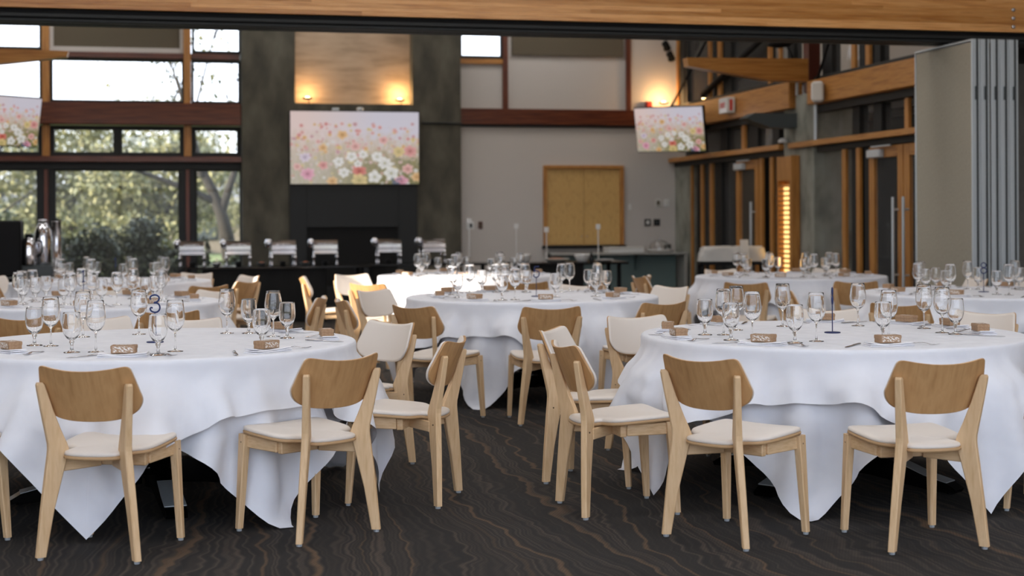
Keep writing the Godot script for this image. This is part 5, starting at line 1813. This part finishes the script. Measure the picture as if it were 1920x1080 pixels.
	var ls := thing("label_stand", "white oval label stand on the coffee station", "sign", V(-1.93, 0.72, 18.85), 0.0, "label stands on the buffet")
	part("foot", lathe_mesh([[0, 0], [0.035, 0], [0.03, 0.008], [0, 0.01]], 14), M.porcelain, ls)
	part("rod", lathe_mesh([[0, 0.01], [0.009, 0.01], [0.009, 0.3], [0, 0.3]], 8), M.porcelain, ls)
	part("card", lathe_mesh([[0, 0.29], [0.02, 0.3], [0.032, 0.34], [0.03, 0.38], [0.015, 0.41], [0, 0.415]], 14), M.porcelain, ls)
	# covered cart before the far glazed doors
	var ct := thing("serving_cart", "dark cart under a rumpled white linen cover by the far doors", "cart", V(7.62, 0, 19.72), deg_to_rad(-15.0))
	part("shelf", bx(Vector3(0.95, 0.05, 0.55), 0.006), M.black, ct, Vector3(0, 0.76, 0))
	part("lower_shelf", bx(Vector3(0.95, 0.04, 0.55), 0.006), M.black, ct, Vector3(0, 0.3, 0))
	for x in [-0.43, 0.43]:
		for z in [-0.23, 0.23]:
			part("leg", bx(Vector3(0.04, 0.74, 0.04), 0.004), M.black, ct, Vector3(x, 0.37, z))
	var lm := MB.new()
	var rings := []
	for i in 10:
		var f := i / 9.0
		var ring := []
		for k in 40:
			var a := TAU * k / 40
			var ww := 1.0 - 0.16 * f - (0.65 if i == 9 else 0.0)
			var rr := 1.0 / pow(pow(absf(cos(a)), 5.0) + pow(absf(sin(a)), 5.0), 0.2)
			var wob := 1.0 + 0.03 * sin(a * 5.0 + f * 4.0) + 0.02 * sin(a * 11.0 - f * 7.0)
			ring.append(Vector3(0.48 * rr * cos(a) * ww * wob, 0.786 + 0.20 * sin(f * PI / 2) + 0.012 * sin(a * 4.0 + f * 3.0) * f, 0.28 * rr * sin(a) * ww * wob))
		rings.append(ring)
	lm.loft(rings)
	single("linen_cover", lm.done(), M.linen, "rumpled white linen cover over the dark cart", "cover", V(7.62, 0.0, 19.72), Vector3(0, deg_to_rad(-15.0), 0))
	single("menu_card", bx(Vector3(0.13, 0.30, 0.008), 0.002), M.porcelain, "white upright menu card by the linen-covered cart", "sign", V(7.66, 0.94, 19.35), Vector3(-0.12, 0.1, 0))
	var hs := thing("host_stand", "dark stand that carries the white menu card", "stand", V(7.66, 0, 19.33))
	part("foot", lathe_mesh([[0, 0], [0.15, 0], [0.15, 0.015], [0.02, 0.03], [0, 0.03]], 18), M.black, hs)
	part("pole", lathe_mesh([[0, 0.03], [0.015, 0.03], [0.015, 0.78], [0.05, 0.788], [0, 0.79]], 10), M.black, hs)

# ---------------------------------------------------------------- screens, lamps, fittings
func screen(label: String, at: Vector3, w: float, rot: Vector3, arm: bool) -> void:
	var h := w * 9.0 / 16.0
	var o := thing("television", label, "television", at)
	o.rotation = rot
	part("casing", bx(Vector3(w + 0.03, h + 0.03, 0.06), 0.01), M.black, o, Vector3(0, 0, -0.032))
	var m := MB.new()
	var p := [Vector3(-w / 2, -h / 2, 0.001), Vector3(w / 2, -h / 2, 0.001), Vector3(w / 2, h / 2, 0.001), Vector3(-w / 2, h / 2, 0.001)]
	var t := [Vector2(0, 1), Vector2(1, 1), Vector2(1, 0), Vector2(0, 0)]
	for k in [[0, 2, 1], [0, 3, 2]]:
		for i in k: m.v(p[i], t[i])
	part("display", m.done(), M.screen, o)
	if arm:
		var b := MB.new()
		b.tube([Vector3(0, 0, -0.06), Vector3(0, 0.05, -0.3)], 0.03, 8)
		part("arm", b.done(), M.black, o)
	var l := AreaLight3D.new()
	l.name = "display_light"
	l.area_size = Vector2(w, h)
	l.light_color = Color(0.95, 0.88, 0.84)
	l.light_energy = 0.55 * w * h / PI
	l.area_range = 30.0
	l.area_attenuation = 2.0
	l.shadow_enabled = true
	l.position = Vector3(0, 0, 0.01)
	l.rotation.y = PI
	o.add_child(l)

func uplight(label: String, at: Vector3, e: float, tube := true) -> void:
	var o := thing("wall_uplight", label, "lamp", at, 0.0, "warm wall uplights")
	part("dish", lathe_mesh([[0, -0.02], [0.05, -0.015], [0.085, 0.0], [0.09, 0.012], [0.082, 0.012], [0.05, 0.0], [0, -0.005]], 20), M.black, o)
	part("bulb", lathe_mesh([[0, 0.0], [0.03, 0.005], [0.04, 0.02], [0.03, 0.034], [0, 0.038]], 14), M.warm_glow, o)
	if tube:
		var b := MB.new()
		b.tube([Vector3(0.02, -0.015, 0), Vector3(0.03, -0.1, -0.02), Vector3(0.03, -0.2, -0.05)], 0.008, 6)
		part("conduit", b.done(), M.black, o)
	omni("uplight_bulb", at + Vector3(0, 0.06, 0), Color(1.0, 0.78, 0.52), e, 0.04)

func plate(label: String, u: float, y: float, w: float, h: float, m: Material, inner: Material) -> void:
	var o := thing("wall_plate", label, "switch", V(u, y, 24.5), 0.0, "switch plates on the white wall")
	part("plate", bx(Vector3(w, h, 0.012), 0.004), m, o, Vector3(0, 0, 0.007))
	part("rocker", bx(Vector3(w * 0.5, h * 0.55, 0.008), 0.002), inner, o, Vector3(0, 0, 0.016))

func build_fittings() -> void:
	var d := 24.5
	screen("large screen with a painted flower meadow on the chimney block", V(2.84, 2.566, d - 0.28), 2.10, Vector3.ZERO, false)
	screen("tilted flower meadow screen hanging by the room corner", V(7.60, 2.795, 22.37), 1.24, Vector3(deg_to_rad(10.9), deg_to_rad(-49.7), deg_to_rad(-1.2)), true)
	screen("tilted flower meadow screen hanging before the garden windows", V(-2.41, 2.81, 22.0), 1.24, Vector3(deg_to_rad(10.9), deg_to_rad(40.0), 0), true)
	var am := MB.new()
	am.tube([V(7.66, 2.80, 22.43), V(8.0, 2.83, 22.6), V(8.42, 2.86, 22.75)], 0.03, 8)
	single("screen_mount", am.done(), M.black, "dark arm that fixes the corner screen to the door wall", "mount", Vector3.ZERO)
	var pm := MB.new()
	pm.tube([V(-2.45, 2.82, 22.06), V(-3.0, 2.95, 22.3), V(-3.02, 3.2, 22.3), V(-3.02, 6.2, 22.3)], 0.028, 10)
	single("screen_pole", pm.done(), M.black, "ceiling pole that carries the screen by the garden windows", "mount", Vector3.ZERO)
	for x in [2.52, 2.92]:
		var cm := thing("camera_unit", "small silver unit on top of the large screen, %s" % ("box-shaped" if x < 2.6 else "rounded"), "camera", V(x, 3.168, d - 0.31))
		if x < 2.6: part("body", bx(Vector3(0.11, 0.045, 0.06), 0.006), M.alu, cm, Vector3(0, 0.0225, 0))
		else: part("body", lathe_mesh([[0, 0], [0.05, 0], [0.06, 0.025], [0.045, 0.055], [0, 0.06]], 16), M.alu, cm)
	uplight("warm uplight in the window-side corner of the recess", V(2.08, 3.37, d - 0.15), 0.28)
	uplight("warm uplight in the wall-side corner of the recess", V(3.60, 3.36, d - 0.13), 0.42)
	uplight("warm uplight in the room corner above the hanging screen", V(8.14, 3.36, d - 0.25), 0.42, false)
	single("alarm_horn", bx(Vector3(0.11, 0.13, 0.10), 0.015), M.redpaint, "small red alarm box beside the corner uplight", "alarm", V(7.93, 3.34, d - 0.06))
	# conduit on the pier
	var cd := MB.new()
	cd.tube([V(3.95, 2.985, d - 0.22), V(4.30, 2.985, d - 0.22), V(4.62, 2.98, d - 0.22)], 0.016, 8)
	single("wall_conduit", cd.done(), M.frame, "thin dark conduit across the concrete pier beside the screen", "conduit", Vector3.ZERO)
	# spotlights high by the corner
	for q in [[8.22, 4.40, "upper black spotlight on the wall near the corner"], [8.30, 4.22, "lower black spotlight on the wall near the corner"]]:
		var o := thing("spotlight", q[2], "spotlight", V(q[0], q[1], d - 0.12), 0.0, "black spotlights")
		part("bracket", bx(Vector3(0.05, 0.06, 0.12), 0.004), M.black, o, Vector3(0, 0, -0.06))
		part("head", lathe_mesh([[0, -0.12], [0.06, -0.12], [0.065, -0.1], [0.04, 0.03], [0.02, 0.05], [0, 0.05]], 14), M.black, o, Vector3(0, 0, 0.02), Vector3(0.5, 0, 0.4))
	plate("white switch plate with a grey box near the chimney block", 4.80, 1.285, 0.13, 0.13, M.porcelain, M.steelpaint)
	plate("brown switch plate near the chimney block", 4.975, 1.29, 0.075, 0.12, M.rust, M.board)
	plate("black switch frame with white rockers by the counter", 7.92, 1.32, 0.115, 0.115, M.black, M.porcelain)
	plate("black square switch plate by the counter", 8.085, 1.32, 0.115, 0.115, M.black, M.alu_dark)
	plate("beige thermostat above the switches", 8.11, 1.66, 0.10, 0.13, M.plate_white, M.board)
	plate("white thermostat nearest the corner pilaster", 8.265, 1.66, 0.10, 0.12, M.porcelain, M.plate_white)
	plate("small white plate beside the serving hatch", 7.60, 1.59, 0.06, 0.1, M.porcelain, M.plate_white)
	# tapered timber arms
	var arm := MB.new()
	arm.prism([Vector2(0, -0.20), Vector2(0.6, -0.19), Vector2(1.72, -0.02), Vector2(1.74, 0.09), Vector2(0, 0.11)], -0.09, 0.09, V(8.32, 3.42, 18.72), Basis(Vector3(-1, 0, 0), Vector3(0, 1, 0), Vector3(0, 0, -1)))
	struct("beam", arm.done(), M.fir_x, "tapered timber arm on the red-brown steel column")
	var arm2 := MB.new()
	arm2.prism([Vector2(0, -0.26), Vector2(0.6, -0.24), Vector2(2.31, -0.02), Vector2(2.33, 0.05), Vector2(0, 0.10)], -0.09, 0.09, V(-3.62, 3.42, 19.0), Basis.IDENTITY)
	struct("beam", arm2.done(), M.fir_x, "tapered timber arm in front of the garden windows")
	sstruct("pillar", M.rust, "red-brown steel column beyond the garden window side", [-3.75, -3.62, 0.0, 6.2, 18.9, 19.1])
	for s in [[V(8.36, 3.2, 18.9), V(8.36, 5.9, 21.5), 0.022, "diagonal steel brace in the upper glazing past the column"], [V(8.36, 3.4, 22.9), V(8.36, 4.3, 19.2), 0.05, "sloping dark steel member behind the timber arm"], [V(8.36, 3.2, 18.5), V(8.36, 5.6, 16.6), 0.02, "diagonal steel brace in the near upper glazing"], [V(8.2, 3.2, 24.2), V(8.34, 4.6, 22.0), 0.02, "thin diagonal rod by the corner uplight"]]:
		var m := MB.new()
		m.tube([s[0], s[1]], s[2], 8)
		single("steel_brace", m.done(), M.black, s[3], "brace", Vector3.ZERO)
	# steel wing on the concrete column
	var wg := MB.new()
	wg.prism([Vector2(0, 0), Vector2(0, 0.20), Vector2(-0.62, 0.20), Vector2(-0.74, 0.13), Vector2(-0.40, 0.0)], -0.15, 0.15, V(8.36, 2.63, 19.3), Basis.IDENTITY)
	single("steel_gusset", wg.done(), M.steelpaint, "grey steel wing bracket on the concrete column", "bracket", Vector3.ZERO)
	# EXIT sign
	var ex := thing("exit_sign", "small white exit sign with red letters on the timber beam", "sign", V(8.18, 3.10, 21.36))
	part("housing", bx(Vector3(0.14, 0.24, 0.34), 0.012), M.porcelain, ex)
	var tm := TextMesh.new()
	tm.text = "EXIT"
	tm.font_size = 64
	tm.pixel_size = 0.0016
	tm.depth = 0.004
	var fnt := SystemFont.new()
	fnt.font_names = PackedStringArray(["Droid Sans"])
	fnt.font_weight = 700
	tm.font = fnt
	part("lettering", tm, mat(Color(0.80, 0.18, 0.14), 0.5), ex, Vector3(-0.073, 0, 0), Vector3(0, -PI / 2, 0))
	part("face_panel", bx(Vector3(0.05, 0.17, 0.004), 0.001), mat(Color(0.80, 0.25, 0.20), 0.5), ex, Vector3(0.0, 0, 0.172))
	var sp := thing("wall_speaker", "white wall speaker on the near timber beam", "speaker", V(8.17, 3.03, 18.05), deg_to_rad(-30.0))
	part("cabinet", bx(Vector3(0.16, 0.27, 0.16), 0.03), M.porcelain, sp)
	part("grille", bx(Vector3(0.13, 0.23, 0.01), 0.004), M.plate_white, sp, Vector3(0, 0, 0.082))
	# pipes and heads on the column top
	var pp := thing("sprinkler_pipes", "pale pipe fittings on top of the concrete column", "pipe", V(8.36, 3.08, 19.2))
	for q in [[[0.0, 0.0, 0.05], [0.0, 0.24, 0.05], [-0.12, 0.26, 0.05]], [[0.08, 0.0, 0.1], [0.08, 0.2, 0.1], [-0.02, 0.24, 0.1]], [[-0.12, 0.26, 0.05], [-0.2, 0.22, 0.05]]]:
		var m := MB.new()
		var pts := []
		for p in q: pts.append(Vector3(p[0], p[1], p[2]))
		m.tube(pts, 0.022, 8)
		part("pipe", m.done(), M.alu, pp)
	var vp := MB.new()
	vp.tube([V(8.32, 2.42, 18.45), V(8.32, 3.0, 18.45)], 0.025, 10)
	var vpo := single("wall_pipe", vp.done(), M.alu, "pale vertical pipe beside the concrete column", "pipe", Vector3.ZERO)
	var bh := MB.new()
	bh.lathe([Vector2(0, 0), Vector2(0.045, 0.0), Vector2(0.05, 0.05), Vector2(0.03, 0.09), Vector2(0, 0.1)], 14, V(8.32, 3.0, 18.45))
	part("pipe_cap", bh.done(), M.porcelain, vpo)
	single("fire_bell", lathe_mesh([[0, 0], [0.07, 0], [0.07, 0.03], [0.04, 0.06], [0, 0.07]], 18), M.porcelain, "round white detector at the end of the far ledge", "detector", V(8.30, 2.44, 19.5), Vector3(0, 0, 0))
	var hd := MB.new()
	hd.lathe([Vector2(0, -0.05), Vector2(0.16, -0.02), Vector2(0.17, 0.02), Vector2(0.10, 0.06), Vector2(0, 0.07)], 18)
	var hl := single("ceiling_spot", hd.done(), M.black, "black disc-shaped spotlight above the tapered timber arm", "spotlight", V(8.12, 3.78, 19.2))
	var hr := MB.new()
	hr.tube([Vector3(0, 0, 0), Vector3(0.2, 0.03, 0)], 0.02, 8)
	part("arm", hr.done(), M.black, hl)
	# louvred lamp on the concrete column
	var lo := thing("louvred_lamp", "tall louvred wooden lamp glowing on the concrete column", "lamp", V(8.30, 0, 19.30))
	part("back_board", bx(Vector3(0.02, 1.95, 0.50), 0.004), M.fir_y, lo, Vector3(0.045, 1.27, 0))
	part("side_board", bx(Vector3(0.12, 1.95, 0.03), 0.004), M.fir_y, lo, Vector3(-0.015, 1.27, 0.245))
	part("side_board", bx(Vector3(0.12, 1.95, 0.03), 0.004), M.fir_y, lo, Vector3(-0.015, 1.27, -0.245))
	part("top_board", bx(Vector3(0.12, 0.34, 0.46), 0.004), M.fir_y, lo, Vector3(-0.015, 2.07, 0))
	part("glow_panel", bx(Vector3(0.01, 1.45, 0.38), 0.002), M.lamp_glow, lo, Vector3(0.025, 1.12, -0.04))
	part("face_board", bx(Vector3(0.10, 1.61, 0.08), 0.004), M.fir_y, lo, Vector3(-0.015, 1.10, 0.19))
	for k in 22:
		part("slat", bx(Vector3(0.06, 0.024, 0.38), 0.003), M.fir_z, lo, Vector3(-0.03, 0.42 + k * 0.067, -0.04))
	var al := AreaLight3D.new()
	al.name = "louvre_light"
	al.area_size = Vector2(0.4, 1.4)
	al.light_color = Color(1.0, 0.8, 0.5)
	al.light_energy = 0.25
	al.area_range = 30.0
	al.area_attenuation = 2.0
	al.shadow_enabled = true
	al.position = V(8.23, 1.12, 19.30)
	al.rotation.y = PI / 2
	add_child(al)
